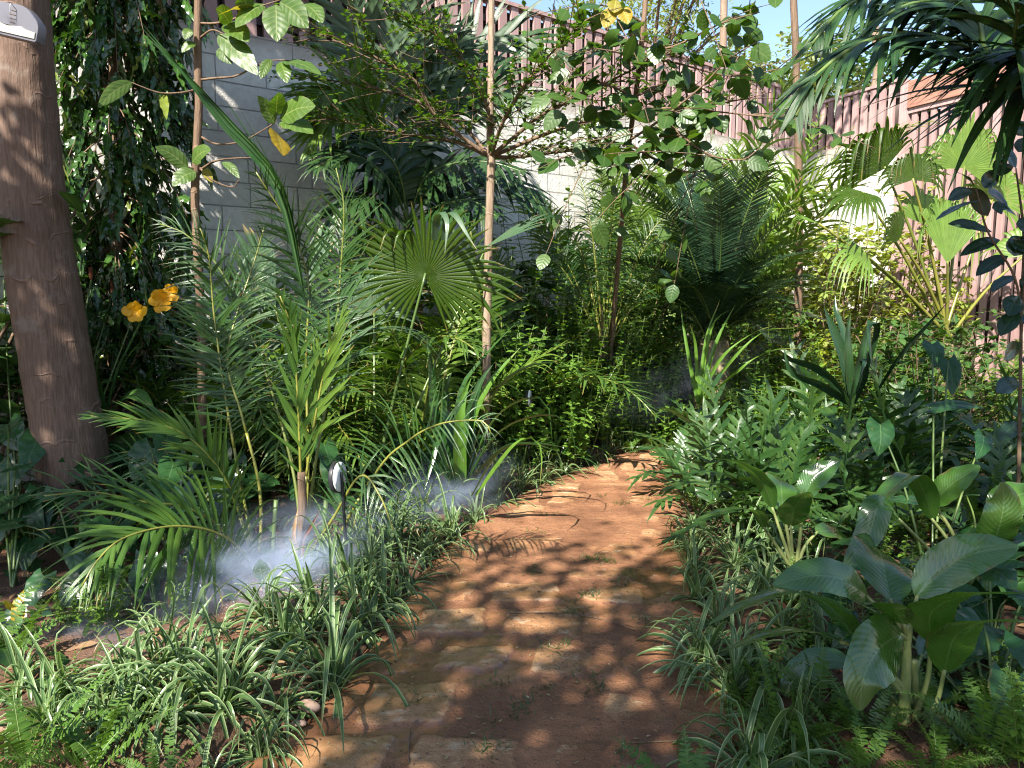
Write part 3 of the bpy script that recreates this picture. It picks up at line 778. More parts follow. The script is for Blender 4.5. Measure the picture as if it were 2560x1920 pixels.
def make_straps(seed, nb=18, L=.6, W=.02, mat='strap', lo=30, hi=85, droop=(.3, 1.5), name='strap_leaf_plant', cat='foliage plant', fold=.35):
    global rng
    sv = rng; rng = np.random.default_rng(seed); root = proto(name, cat)
    for i in range(nb):
        mb = MB(); d = rdir(1, lo, hi, i * 2.4 - .3, i * 2.4 + .3); n = 12
        C = arcs(V(*rng.normal(0, .02, 2), 0)[None], d, L * rng.uniform(.6, 1.1), rng.uniform(*droop), n, 1.4)
        blades(mb, C, sides(d, rng.normal(0, .2))[:, None], W * rng.uniform(.7, 1.1) * w_strap(np.linspace(0, 1, n))[None], fold=fold, cols=5)
        part('leaf', mb, M[mat], root)
    rng = sv
    return root
def make_palm_clump(seed, nf=8, L=1.1, leafL=.3, wid=.013, mat='areca', stalk='rachis', elev=(40, 85), droop=(.5, 1.4), m=30, name='young_cane_palm', lift=.25):
    global rng
    sv = rng; rng = np.random.default_rng(seed); root = proto(name, 'palm')
    for i in range(nf):
        az = i * 2.4 + rng.normal(0, .3); e = math.radians(rng.uniform(*elev))
        R = fern_frond_pts(az, e, L * rng.uniform(.7, 1.1), rng.uniform(*droop), V(*rng.normal(0, .03, 2), 0))
        frond(root, R, leafL * rng.uniform(.8, 1.1), wid, mat, stalk, .008, m=m, start=.3, lift=lift, droop=.7)
    rng = sv
    return root
def kill(o):
    for c in kids(o): kill(c)
    bpy.data.objects.remove(o)
# ---------------------------------------------------------------- shade trees (crowns above and behind the photographer)
def crown(root, centre, rad, nl, leafL, mat, limbs_from, trunk_r, nlimb=7, seed=1, clump=26, lw=.4):
    global rng
    sv = rng; rng = np.random.default_rng(seed)
    lb = MB(); cl = []
    for i in range(nlimb):
        d = rdir(1, -5, 70, i * 2.4, i * 2.4 + .8)[0]
        end = centre + d * np.asarray(rad) * rng.uniform(.6, .95)
        C = spline([limbs_from, limbs_from * .4 + end * .6 + V(0, 0, .25) * rng.random(), end], 16)
        mb = MB(); tube(mb, C, np.linspace(trunk_r * .5, .012, 16), 7); part('limb', mb, M['bark_brown'], root)
        cl += [C[k] for k in (7, 9, 11, 13, 15)]
    for _ in range(clump):
        cl.append(centre + rdir(1, -70, 90)[0] * np.asarray(rad) * rng.uniform(.45, 1.0))
    cl = np.array(cl); c = cl[rng.integers(0, len(cl), nl)]
    p = c + rng.normal(0, .24, (nl, 3)); d = rdir(nl, -60, 40); l = leafL * rng.uniform(.6, 1.2, nl)
    leafs(lb, p, d, l, l * lw, droop=.5, n=5, cols=3, prof=w_oval, fold=.2)
    part('crown', lb, M[mat], root)
    rng = sv

# left tree with the leaning trunk
Yt = 4.6
tp = [P(215, 1400, Yt), P(205, 1300, Yt), P(172, 1100, Yt), P(140, 900, Yt), P(108, 700, Yt), P(82, 500, Yt), P(66, 300, Yt), P(54, 100, Yt), P(36, -150, Yt), P(0, -450, Yt + .1), P(-60, -750, Yt - .1)]
tr = [.225, .205, .192, .192, .186, .176, .163, .150, .14, .13, .11]
lt = thing('leaning_tree', 'thick grey brown leaning trunk with ring scars, milky plastic tub fixed to it', 'tree', (tp[0][0], tp[0][1], -.02))
mb = MB(); C = spline(tp, 220); r = np.interp(np.linspace(0, 1, 220), np.linspace(0, 1, 11), tr) * (1 + .010 * np.sin(np.linspace(0, 60, 220)) + .018 * (np.abs((np.linspace(0, 21, 220) + .3 * np.sin(np.linspace(0, 9, 220))) % 1 - .5) < .06)); r[:14] *= np.linspace(1.55, 1.0, 14) ** 1.5
tube(mb, C, r, 64)
q_ = mb.v[0]; cc = np.vstack([np.repeat(C, 64, 0), C[:1], C[-1:]]); nn_ = q_ - cc; an_ = np.arctan2(nn_[:, 1], nn_[:, 0])
mb.v[0] = cc + nn_ * (1 + .02 * np.sin(an_ * 3 + q_[:, 2] * 1.3) + .014 * np.sin(an_ * 7 - q_[:, 2] * 2.1) + .010 * np.sin(an_ * 17 + 3 * np.sin(q_[:, 2] * 4)) + .008 * np.sin(q_[:, 2] * 37 + 2 * np.sin(an_ * 4)))[:, None]
tube(mb, C[:2], .01, 4); part('trunk', mb, M['bark'], lt)
crown(lt, V(-2.75, 5.1, 5.7), (1.6, 1.6, 1.0), 4200, .12, 'canopy', tp[-1], .11, 8, 11, 20)
# unseen shade trees behind the photographer; the third added to darken the overhead frond
for k, (tx, ty, cx, cy_, cz, rad, nl, lab) in enumerate([(-3.2, -2.9, -1.5, -1.9, 5.2, (2.0, 1.8, .9), 4700, 'broad shade tree behind the path whose crown hangs over the photographer'), (-6.2, .6, -4.3, .4, 5.0, (1.1, 1.9, .8), 3600, 'slender shade tree beyond the leaning trunk, outside the view'), (3.6, -.6, 1.0, .5, 5.1, (1.4, 1.0, .7), 1700, 'small unseen tree added behind the dumb canes to shade the overhanging frond')]):
    s_ = thing('shade_tree', lab, 'tree', (tx, ty, -.05))
    C = spline([V(tx, ty, -.1), V(tx + .1, ty + .1, 2), V((tx + cx) / 2, (ty + cy_) / 2, cz - 1.1)], 30)
    mb = MB(); tube(mb, C, np.linspace(.17, .1, 30), 14); part('trunk', mb, M['bark_brown'], s_)
    crown(s_, V(cx, cy_, cz), rad, nl, .105, 'canopy', C[-1], .11, 9, 21 + k, 26)

# milky plastic tub on the trunk
tubm, t_, out_ = nodes("milky_plastic"); g = NG(t_)
b_ = g.n("ShaderNodeBsdfPrincipled"); b_.inputs["Base Color"].default_value = (.20, .20, .235, 1); b_.inputs["Roughness"].default_value = .3
tr_ = g.n("ShaderNodeBsdfTranslucent"); tr_.inputs["Color"].default_value = (.35, .35, .4, 1)
mx_ = g.n("ShaderNodeMixShader"); mx_.inputs[0].default_value = .4; g.l(b_.outputs[0], mx_.inputs[1]); g.l(tr_.outputs[0], mx_.inputs[2]); g.l(mx_.outputs[0], out_.inputs[0])
M['milky'] = tubm
M['feed'] = plainmat("chalky_residue", (.30, .285, .24), (.40, .38, .33), .8, 30)
M['black'] = plainmat("black_metal", (.012, .012, .013), (.02, .02, .022), .4, 30, .1)
M['white_glass'] = plainmat("white_lamp_glass", (.72, .72, .74), (.76, .76, .78), .35, 5, .05)
M['steel'] = plainmat("dull_steel", (.4, .38, .35), (.5, .48, .45), .4, 50, .1, metallic=.8)
def slab(mb, poly, o, ex, ey, ez, th, bev=.006, mat=0):
    """A plate with an outline (in ex, ey from o), thickness along ez, softened edges."""
    pl = np.asarray(poly, float); n = len(pl); c = pl.mean(0)
    rings = [(0, 1 - bev / .05 * .12), (bev, 1.0), (th - bev, 1.0), (th, 1 - bev / .05 * .12)]
    v = [];
    for z_, s_ in rings: v += [o + ex * (c + (p - c) * s_)[0] + ey * (c + (p - c) * s_)[1] + ez * z_ for p in pl]
    v += [o + ex * c[0] + ey * c[1], o + ex * c[0] + ey * c[1] + ez * th]
    q = [[a * n + i, a * n + (i + 1) % n, (a + 1) * n + (i + 1) % n, (a + 1) * n + i] for a in range(3) for i in range(n)]
    q += [[4 * n, (i + 2) % n, (i + 1) % n, i] for i in range(0, n, 2)] + [[4 * n + 1, 3 * n + i, 3 * n + (i + 1) % n, 3 * n + (i + 2) % n] for i in range(0, n, 2)]
    mb.add(np.array(v), q, np.tile([.5, 0, .5], (len(v), 1)), mat)
def rrect(pts, r, k=5):
    """An outline with rounded corners; an even number of points."""
    out = []; n = len(pts)
    for i in range(n):
        a, b, c = V(*pts[i - 1]), V(*pts[i]), V(*pts[(i + 1) % n]); rr = r[i] if np.ndim(r) else r
        u = b + nrm(a - b) * rr; w_ = b + nrm(c - b) * rr
        for t in np.linspace(0, 1, k + 1): out.append(u * (1 - t) ** 2 + 2 * b * t * (1 - t) + w_ * t ** 2)
    return out
Yb = Yt - .29
o = P(58, 66, Yb)
ft = thing('plastic_tub', 'milky plastic tub of pale powder tilted on the thick leaning trunk', 'plastic tub', o)
ex, ey, ez = V(1, 0, 0), V(0, 0, 1), V(0, -1, 0)
ca_, sa_ = math.cos(-.19), math.sin(-.19); ex, ey = V(ca_, 0, sa_), V(-sa_, 0, ca_)
s1 = px_size(1, Yb)
poly = [(-60 * s1, -33 * s1), (56 * s1, -37 * s1), (59 * s1, 4 * s1), (24 * s1, 41 * s1), (-52 * s1, 40 * s1)]
poly.append((-60 * s1, 10 * s1))
mb = MB(); slab(mb, rrect(poly, [.03, .012, .03, .05, .05, .02]), o, ex, ey, ez, .075, .01); part('body', mb, M['milky'], ft, smooth=False)
top_edge = [(-50, -8), (-38, -4), (-28, -9), (-12, -12), (0, -10), (18, -8), (30, -13), (52, -16)]
poly2 = [(52 * s1, -30 * s1), (-48 * s1, -27 * s1)] + [(a * s1, b * s1) for a, b in top_edge]
mb = MB(); slab(mb, poly2, o, ex, ey, ez * 1.0, .081, .003); part('contents', mb, M['feed'], ft, smooth=False)
for (a, b, c_) in ((-4, 22, 11), (-5, 13, 14), (-4, 4, 13), (-4, -5, 12)):
    mb = MB(); boxm(mb, o + ex * (a - c_ / 2) * s1 + ey * (b + 2) * s1 + ez * .070, ex * c_ * s1 + ey * -.002, ey * .003, ez * .0075); part('slot', mb, M['bark_brown'], ft, smooth=False)
mb = MB(); tube(mb, spline([o + ex * -3 * s1 + ey * 30 * s1 + ez * .07, o + ex * -5 * s1 + ey * 36 * s1 + ez * .10, o + ex * -3 * s1 + ey * 14 * s1 + ez * .104], 12), .0018, 6); part('nail', mb, M['steel'], ft)
mb = MB(); boxm(mb, o + ex * -.05 + ey * -.03 - ez * .1, ex * .1, ey * .06, ez * .11); part('bracket', mb, M['black'], ft, smooth=False)

# mast tree against the wall
Ym = 5.55
mt = thing('mast_tree', 'dark weeping tree with glossy wavy hanging leaves in front of the grey wall', 'tree', G(285, 1240))
TR = spline([G(285, 1240), P(285, 900, Ym), P(292, 500, Ym), P(285, 100, Ym), P(290, -400, Ym)], 50)
mb = MB(); tube(mb, TR, np.linspace(.055, .03, 50), 10); part('trunk', mb, M['bark_brown'], mt)
sb = MB(); lb = MB()
for i in range(215):
    z0 = rng.uniform(1.15, 4.5); k = np.argmin(np.abs(TR[:, 2] - z0)); b = TR[k]
    wide = np.interp(z0, [1.1, 1.8, 2.8, 4.5], [.22, .40, .46, .38])
    az = rng.uniform(0, 2 * PI); d = V(math.cos(az), math.sin(az) * .8, rng.uniform(.0, .5)); L = wide * rng.uniform(.9, 2.3)
    C = arcs(b[None], d[None], L, rng.uniform(2.0, 4.5), 16, .7)[0]
    tube(sb, C, np.linspace(.006, .0015, 16), 4)
    m_ = int(L / .045) + 4; u = rng.uniform(.18, 1.0, m_) * 15; i0 = np.minimum(u.astype(int), 14); f = (u - i0)[:, None]
    p = C[i0] * (1 - f) + C[i0 + 1] * f
    out_d = nrm(C[-1] - b + V(0, 0, 1e-3)) * V(1, 1, 0)
    dd = nrm(rng.normal(0, .5, (m_, 3)) + out_d * .5 + V(0, 0, -1.0)); l = rng.uniform(.12, .25, m_)
    n = 12; Cc = arcs(p, dd, l, .8, n)
    blades(lb, Cc, sides(dd, rng.normal(0, .9, m_))[:, None], (l * .12)[:, None] * w_lance(np.linspace(0, 1, n))[None], fold=.15, cols=5, ripple=.55, rfreq=3.6)
part('branches', sb, M['bark_brown'], mt); part('crown', lb, M['mast'], mt)

# slim sapling with large soft leaves
Ys = 5.1
sp_ = thing('large_leaf_sapling', 'slim orange brown sapling with a few large soft leaves before the shaded wall', 'sapling', G(508, 1230))
mb = MB(); tube(mb, spline([G(508, 1230), P(506, 1100, Ys), P(503, 800, Ys), P(488, 520, Ys), P(492, 380, Ys), P(497, 260, Ys), P(494, 120, Ys), P(497, -100, Ys), P(500, -350, Ys)], 60), np.linspace(.032, .022, 60), 12); part('trunk', mb, M['bark_brown'], sp_)
def twig(root, pts, r0=.008, r1=.003, mat='bark_brown', m=14):
    mb = MB(); tube(mb, spline([P(*p) for p in pts], m), np.linspace(r0, r1, m), 6); return part('branch', mb, M[mat], root)
for pts in ([(498, 58, Ys), (540, 58, 5.05), (590, 45, 5.0), (640, 20, 4.95), (700, 0, 4.9)], [(498, 200, Ys), (540, 195, 5.05), (590, 190, 5.0), (640, 165, 4.95), (690, 150, 4.9), (730, 152, 4.9)],
            [(488, 225, Ys), (450, 232, 5.0), (400, 232, 4.95), (350, 215, 4.9), (328, 205, 4.88)], [(505, 343, Ys), (540, 360, 5.05), (600, 355, 5), (650, 330, 5), (690, 305, 4.95)],
            [(500, 425, Ys), (540, 402, 5.05), (600, 395, 5), (660, 395, 5)], [(495, 425, Ys), (440, 410, 5), (400, 395, 4.95)], [(500, 420, Ys), (530, 450, 5), (580, 468, 5), (597, 450, 4.95)],
            [(500, 95, Ys), (530, 75, 5), (560, 85, 4.95)]):
    twig(sp_, pts)
def pleaf(root, a, b, wd, mat='bigleaf', bow=0.0, up=None, rnd=None, Yb=None, **kw):
    """A leaf from its base pixel to its tip pixel, wd its half width in photo pixels."""
    A, B = P(*a), P(*b); mid = (A + B) / 2 + V(0, 0, bow)
    kw.setdefault('fold', .22); rnd = rng.uniform(0, .85) if rnd is None else rnd
    return leaf_part(root, [A, mid, B], px_size(wd, (a[2] + b[2]) / 2), mat, up=up, rnd=rnd, ripple=.06, rfreq=3, n=12, cols=7, **kw)
front = V(0, -1, .35)
for a, b, wd, mat in (((330, 205, 4.88), (258, 258, 4.7), 14, 'bigleaf'), ((690, 12, 4.9), (692, 90, 4.8), 26, 'bigleaf'), ((700, 5, 4.9), (760, 60, 4.8), 24, 'bigleaf'), ((660, 10, 4.95), (600, 60, 4.8), 20, 'bigleaf'), ((640, 20, 4.95), (560, 35, 4.8), 18, 'yellowleaf'),
                      ((560, 60, 4.95), (612, 98, 4.85), 22, 'bigleaf'), ((575, 60, 4.95), (545, 28, 4.8), 16, 'bigleaf'), ((545, 85, 5.0), (630, 172, 4.85), 22, 'bigleaf'), ((705, 152, 4.9), (788, 182, 4.8), 22, 'bigleaf'), ((700, 155, 4.9), (715, 200, 4.8), 14, 'bigleaf'), ((680, 150, 4.9), (655, 190, 4.85), 10, 'bigleaf'),
                      ((480, 75, 5.05), (465, 95, 5.0), 10, 'bigleaf'), ((490, 110, 5.05), (460, 128, 5.0), 10, 'bigleaf'), ((540, 128, 5.0), (575, 155, 4.95), 13, 'bigleaf'),
                      ((690, 290, 4.95), (695, 240, 4.85), 20, 'bigleaf'), ((700, 295, 4.95), (775, 270, 4.8), 26, 'bigleaf'), ((700, 305, 4.95), (770, 330, 4.85), 24, 'bigleaf'), ((685, 310, 4.95), (650, 250, 4.85), 14, 'bigleaf'), ((690, 330, 4.98), (705, 380, 4.85), 26, 'yellowleaf'),
                      ((470, 420, 5.0), (400, 375, 4.9), 16, 'bigleaf'), ((480, 405, 5.0), (520, 380, 4.9), 18, 'bigleaf'), ((490, 430, 5.0), (440, 460, 4.9), 18, 'bigleaf'), ((505, 428, 5.05), (528, 452, 5.0), 9, 'yellowleaf'), ((556, 405, 5.0), (592, 440, 4.95), 9, 'bigleaf'), ((760, 10, 4.9), (800, 50, 4.8), 18, 'bigleaf'), ((620, 25, 4.9), (600, -20, 4.8), 20, 'bigleaf')):
    b = (a[0] + (b[0] - a[0]) * 1.18, a[1] + (b[1] - a[1]) * 1.18, b[2])
    pleaf(sp_, a, b, wd * 1.3, mat, bow=.02, up=nrm(front + rng.normal(0, .45, 3)))

# layered small-leaf tree
Yf = 6.0
tt = thing('layered_tree', 'young tree with a straight pale trunk and flat tiers of tiny rounded leaves', 'tree', G(1212, 1180))
mb = MB(); tube(mb, spline([G(1212, 1180), P(1215, 1000, Yf), P(1218, 750, Yf), P(1225, 500, Yf), P(1228, 400, Yf), P(1226, 330, Yf), P(1228, 100, Yf), P(1230, -80, Yf), P(1234, -500, Yf)], 70), np.r_[np.linspace(.037, .030, 40), np.linspace(.025, .018, 30)], 14); part('trunk', mb, M['bark_pale'], tt)
F = (1226, 392)
limbs = [[F + (Yf,), (1150, 340, 5.95), (1080, 280, 5.85), (1040, 205, 5.8), (950, 150, 5.7), (850, 100, 5.6), (720, 70, 5.5)],
         [F + (Yf,), (1130, 352, 6.05), (1000, 335, 6.1), (900, 312, 6.1), (790, 290, 6.1)],
         [F + (Yf,), (1226, 335, 5.9), (1215, 260, 5.8), (1160, 160, 5.7), (1080, 80, 5.6), (1000, 40, 5.5)],
         [F + (Yf,), (1300, 330, 5.9), (1350, 290, 5.85), (1450, 240, 5.8), (1570, 180, 5.7), (1690, 120, 5.65)],
         [F + (Yf,), (1400, 322, 6.1), (1560, 285, 6.2), (1700, 275, 6.2), (1850, 250, 6.3)],
         [F + (Yf,), (1260, 300, 5.7), (1320, 200, 5.5), (1400, 110, 5.4), (1450, 60, 5.3)],
         [F + (Yf,), (1300, 392, 6.2), (1400, 380, 6.3), (1500, 372, 6.4)],
         [F + (Yf,), (1140, 300, 6.2), (1010, 240, 6.3), (880, 210, 6.3), (780, 195, 6.3)]]
lb = MB(); tips = []
for L in limbs:
    C = spline([P(*p) for p in L], 44); mb = MB(); tube(mb, C, np.linspace(.017, .004, 44), 7)
    for k in range(7, 44, 2):
        for sgn in (-1, 1):
            tdir = nrm(C[min(k + 1, 43)] - C[k - 1]); az = sgn * rng.uniform(.4, 1.3)
            d = V(tdir[0] * math.cos(az) - tdir[1] * math.sin(az), tdir[0] * math.sin(az) + tdir[1] * math.cos(az), rng.uniform(-.2, .8))
            tw = arcs(C[k][None], d[None], rng.uniform(.15, .65), rng.uniform(-.6, .4), 8)[0]
            tube(mb, tw, np.linspace(.004, .0015, 8), 4); tips.append(tw)
    tips.append(C[16:])
    part('branch', mb, M['bark_brown'], tt)
tips = np.concatenate(tips)
nl = 4400; p = tips[rng.integers(0, len(tips), nl // 3)]; p = np.repeat(p, 3, 0) + rng.normal(0, .016, (nl // 3 * 3, 3)); nl = len(p)
d = rdir(nl, -20, 60); l = rng.uniform(.030, .056, nl)
leafs(lb, p, d, l, l * .36, droop=.2, n=5, cols=3, prof=w_obov, fold=.12)
part('crown', lb, M['smallleaf'], tt)

# tree with big round leaves
Yr = 5.6
rt = thing('round_leaf_tree', 'thin dark trunk with big round leathery leaves against the sky', 'tree', V(*P(1512, 1100, 7.8)[:2], 0.0))
RTt = spline([V(*P(1512, 1100, 7.8)[:2], 0.0), P(1520, 950, 7.7), P(1542, 700, 7.2), P(1566, 420, 6.5), P(1588, 250, 6.0), P(1603, 120, Yr), P(1616, -20, Yr), P(1640, -300, Yr)], 60)
mb = MB(); tube(mb, RTt, np.linspace(.027, .016, 60), 9); part('trunk', mb, M['bark_brown'], rt)
rtw = []
for L in ([(1598, 170, Yr), (1640, 130, 5.5), (1700, 110, 5.4), (1800, 60, 5.3), (1900, 30, 5.2)], [(1575, 350, Yr), (1650, 300, 5.5), (1750, 220, 5.4), (1820, 150, 5.3), (1900, 100, 5.3)], [(1585, 280, Yr), (1680, 270, 5.4), (1800, 280, 5.3), (1900, 290, 5.2), (1960, 290, 5.2)],
          [(1610, 60, Yr), (1560, 30, 5.5), (1500, 10, 5.4)], [(1614, 0, Yr), (1700, -40, 5.4), (1820, -60, 5.2), (1940, -20, 5.1)], [(1600, 140, Yr), (1700, 160, 5.8), (1830, 190, 5.9), (1960, 170, 5.9)], [(1590, 250, Yr), (1540, 220, 5.5), (1480, 200, 5.45), (1420, 170, 5.4)], [(1600, 150, Yr), (1540, 130, 5.4), (1480, 120, 5.35)], [(1660, 300, 5.45), (1760, 380, 5.3), (1850, 400, 5.2), (1900, 370, 5.2)], [(1570, 380, Yr), (1500, 380, 5.5), (1430, 350, 5.5)], [(1575, 360, Yr), (1640, 400, 5.7), (1720, 430, 5.7), (1790, 420, 5.7)], [(1590, 240, Yr), (1700, 200, 5.9), (1820, 250, 6.0), (1930, 230, 6.0)]):
    C = spline([P(*p) for p in L], 24); mb = MB(); tube(mb, C, np.linspace(.010, .003, 24), 6); part('branch', mb, M['bark_brown'], rt); rtw.append(C[4:])
rtp = np.concatenate(rtw)
ex_ = []
for k in range(64):
    i = rng.integers(0, len(rtp)); d = nrm(rng.normal(0, 1, 3) * V(1, .8, .7)); tw = arcs(rtp[i][None], d[None], rng.uniform(.25, .95), .3, 10)[0]
    lb = MB() if k == 0 else lb; tube(lb, tw, np.linspace(.004, .002, 10), 5, 1); ex_.append(tw[3:])
rtp = np.concatenate([rtp, *ex_])
sb = MB()
for k in range(390):
    i = rng.integers(0, len(rtp)); p = rtp[i]; d = nrm(rng.normal(0, 1, 3) * V(1, 1, .5) + V(0, -.2, -.35)); l = rng.uniform(.09, .175)
    C = arcs((p + d * .03)[None], d[None], l, .4, 9)[0]
    broad(lb, C, l * .37, fold=.15, up=nrm(rng.normal(0, .5, 3) + V(0, -.55, .7)), n=9, cols=5); tube(lb, [p, p + d * .015, p + d * .032], .0018, 4, 1)
part('crown', lb, [M['roundleaf'], M['bark_brown']], rt)
for (a, b) in (((1540, 0, 5.4), (1535, 32, 5.35)), ((1555, 15, 5.4), (1570, 60, 5.35)), ((1530, 20, 5.4), (1510, 70, 5.35))): pleaf(rt, a, b, 20, 'yellowleaf', up=front)
# ---------------------------------------------------------------- palms
# palm with dark arching fronds behind the fan leaf
Yd = 7.0
dp = thing('dark_frond_palm', 'palm with a reddish trunk and dark arching fronds, standing behind the big fan leaf', 'palm', G(1052, 1120))
mb = MB(); tube(mb, spline([G(1052, 1120), P(1050, 950, Yd), P(1040, 700, Yd), P(1020, 560, Yd)], 40), np.r_[np.linspace(.062, .048, 30), np.linspace(.045, .03, 10)], 14); part('trunk', mb, M['bark_red'], dp)
DC = (1020, 560, Yd)
for R, L in (([DC, (985, 470, 6.8), (930, 410, 6.6), (860, 385, 6.4), (790, 420, 6.2)], .5), ([DC, (1000, 440, 6.9), (960, 380, 6.8), (890, 350, 6.7), (820, 375, 6.6)], .45),
             ([DC, (1060, 450, 6.9), (1130, 410, 6.8), (1220, 405, 6.7), (1310, 430, 6.6)], .5), ([DC, (1080, 480, 7.1), (1180, 440, 7.2), (1290, 450, 7.3), (1370, 540, 7.3)], .5),
             ([DC, (1015, 430, 7.1), (1040, 350, 7.2), (1100, 310, 7.3)], .45), ([DC, (960, 510, 6.7), (900, 490, 6.4), (850, 530, 6.2), (830, 600, 6.1)], .45), ([DC, (1090, 520, 6.6), (1170, 500, 6.4), (1240, 540, 6.2)], .42)):
    frond(dp, PP(*R), L * 1.25, .032, 'dark_palm', 'rachis_green', .014, m=32, start=.16, up=V(0, -.6, .8), lift=.05, droop=.9, a0=75, a1=30)
# tall palm close to the wall, its crown in the light
Yp = 7.4
pw = thing('wall_palm', 'grey green palm with upright fronds and a sunlit yellow drooping frond beside the wall', 'palm', G(985, 1085))
mb = MB(); tube(mb, spline([G(985, 1085), P(985, 800, Yp), P(978, 500, Yp), P(975, 380, Yp)], 30), np.linspace(.05, .032, 30), 12); part('trunk', mb, M['bark_brown'], pw)
WC = (975, 380, Yp)
for R, L, mt_ in (([WC, (950, 250, 7.4), (910, 110, 7.4), (860, -30, 7.3), (800, -130, 7.2)], .6, 'fan_blue'), ([WC, (985, 250, 7.4), (1000, 120, 7.4), (1030, -40, 7.4)], .6, 'fan_blue'), ([WC, (1020, 280, 7.5), (1080, 170, 7.5), (1160, 90, 7.4)], .55, 'fan_blue'),
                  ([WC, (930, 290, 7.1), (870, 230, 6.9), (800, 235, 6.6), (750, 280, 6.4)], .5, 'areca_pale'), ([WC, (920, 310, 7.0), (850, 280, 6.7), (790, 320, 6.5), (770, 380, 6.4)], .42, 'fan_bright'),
                  ([WC, (1050, 300, 7.3), (1150, 250, 7.2), (1250, 230, 7.0), (1340, 280, 6.9)], .5, 'dark_palm'), ([WC, (1060, 230, 7.4), (1180, 120, 7.4), (1300, 90, 7.4), (1420, 150, 7.4)], .5, 'dark_palm')):
    frond(pw, PP(*R), L * 1.3, .034, mt_, 'rachis_green', .014, m=28, start=.2, up=V(0, -.9, .4), lift=.12, droop=.45, a0=50, a1=22)

# big fan leaf palm
Ya = 5.2
fp = thing('fan_palm', 'young fan palm with one huge round pleated leaf, its stalk rising by the strap leaves', 'palm', G(925, 1260, .06))
fb = G(925, 1260, .06)
fan_leaf(fp, P(1064, 690, Ya), V(.06, -.30, 1), V(.08, 1, .42), .65, fb, 'fan', nseg=44, span=310, split=.56, droop=.10, curl=-.02, sag=.05, r=.011, fold=.5, rprof=lambda th: np.interp(np.abs(th), [0, .9, 1.6, 2.2, 2.71], [.88, 1.0, 1.05, .82, .62]))
# two bent tips; sunlight on their upper face is put into a paler colour
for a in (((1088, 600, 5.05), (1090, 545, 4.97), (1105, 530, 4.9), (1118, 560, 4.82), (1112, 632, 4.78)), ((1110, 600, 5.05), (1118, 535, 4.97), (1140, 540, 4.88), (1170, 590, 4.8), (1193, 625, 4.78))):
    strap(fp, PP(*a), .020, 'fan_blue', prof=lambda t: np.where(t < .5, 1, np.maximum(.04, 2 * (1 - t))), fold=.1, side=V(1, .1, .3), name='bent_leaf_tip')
fan_leaf(fp, P(936, 786, 5.9), V(-.1, .05, 1), V(.1, -1, .5), .52, fb + V(.02, .05, 0), 'fan_blue', nseg=34, span=200, split=.6, droop=.12, r=.009)
fan_leaf(fp, P(1210, 620, 5.9), V(.9, .2, .5), V(-.3, -.4, .9), .62, fb + V(.04, .02, 0), 'fan_blue', nseg=12, span=34, split=.8, droop=.05, r=.009)
fan_leaf(fp, P(690, 770, 5.2), V(-.35, -.1, 1), V(.5, -.9, .3), .60, fb + V(-.3, -.1, 0), 'fan_blue', nseg=12, span=40, split=.85, droop=.04, r=.008)
fan_leaf(fp, P(770, 720, 5.2), V(.35, .1, 1), V(-.4, -.9, .3), .48, fb + V(-.25, -.1, 0), 'fan_blue', nseg=9, span=30, split=.85, droop=.04, r=.008)
fan_leaf(fp, P(870, 830, 5.1), V(.9, -.25, .12), V(0, -.2, 1), .85, fb + V(-.2, 0, 0), 'fan_blue', nseg=9, span=16, split=.45, droop=.45, r=.008)

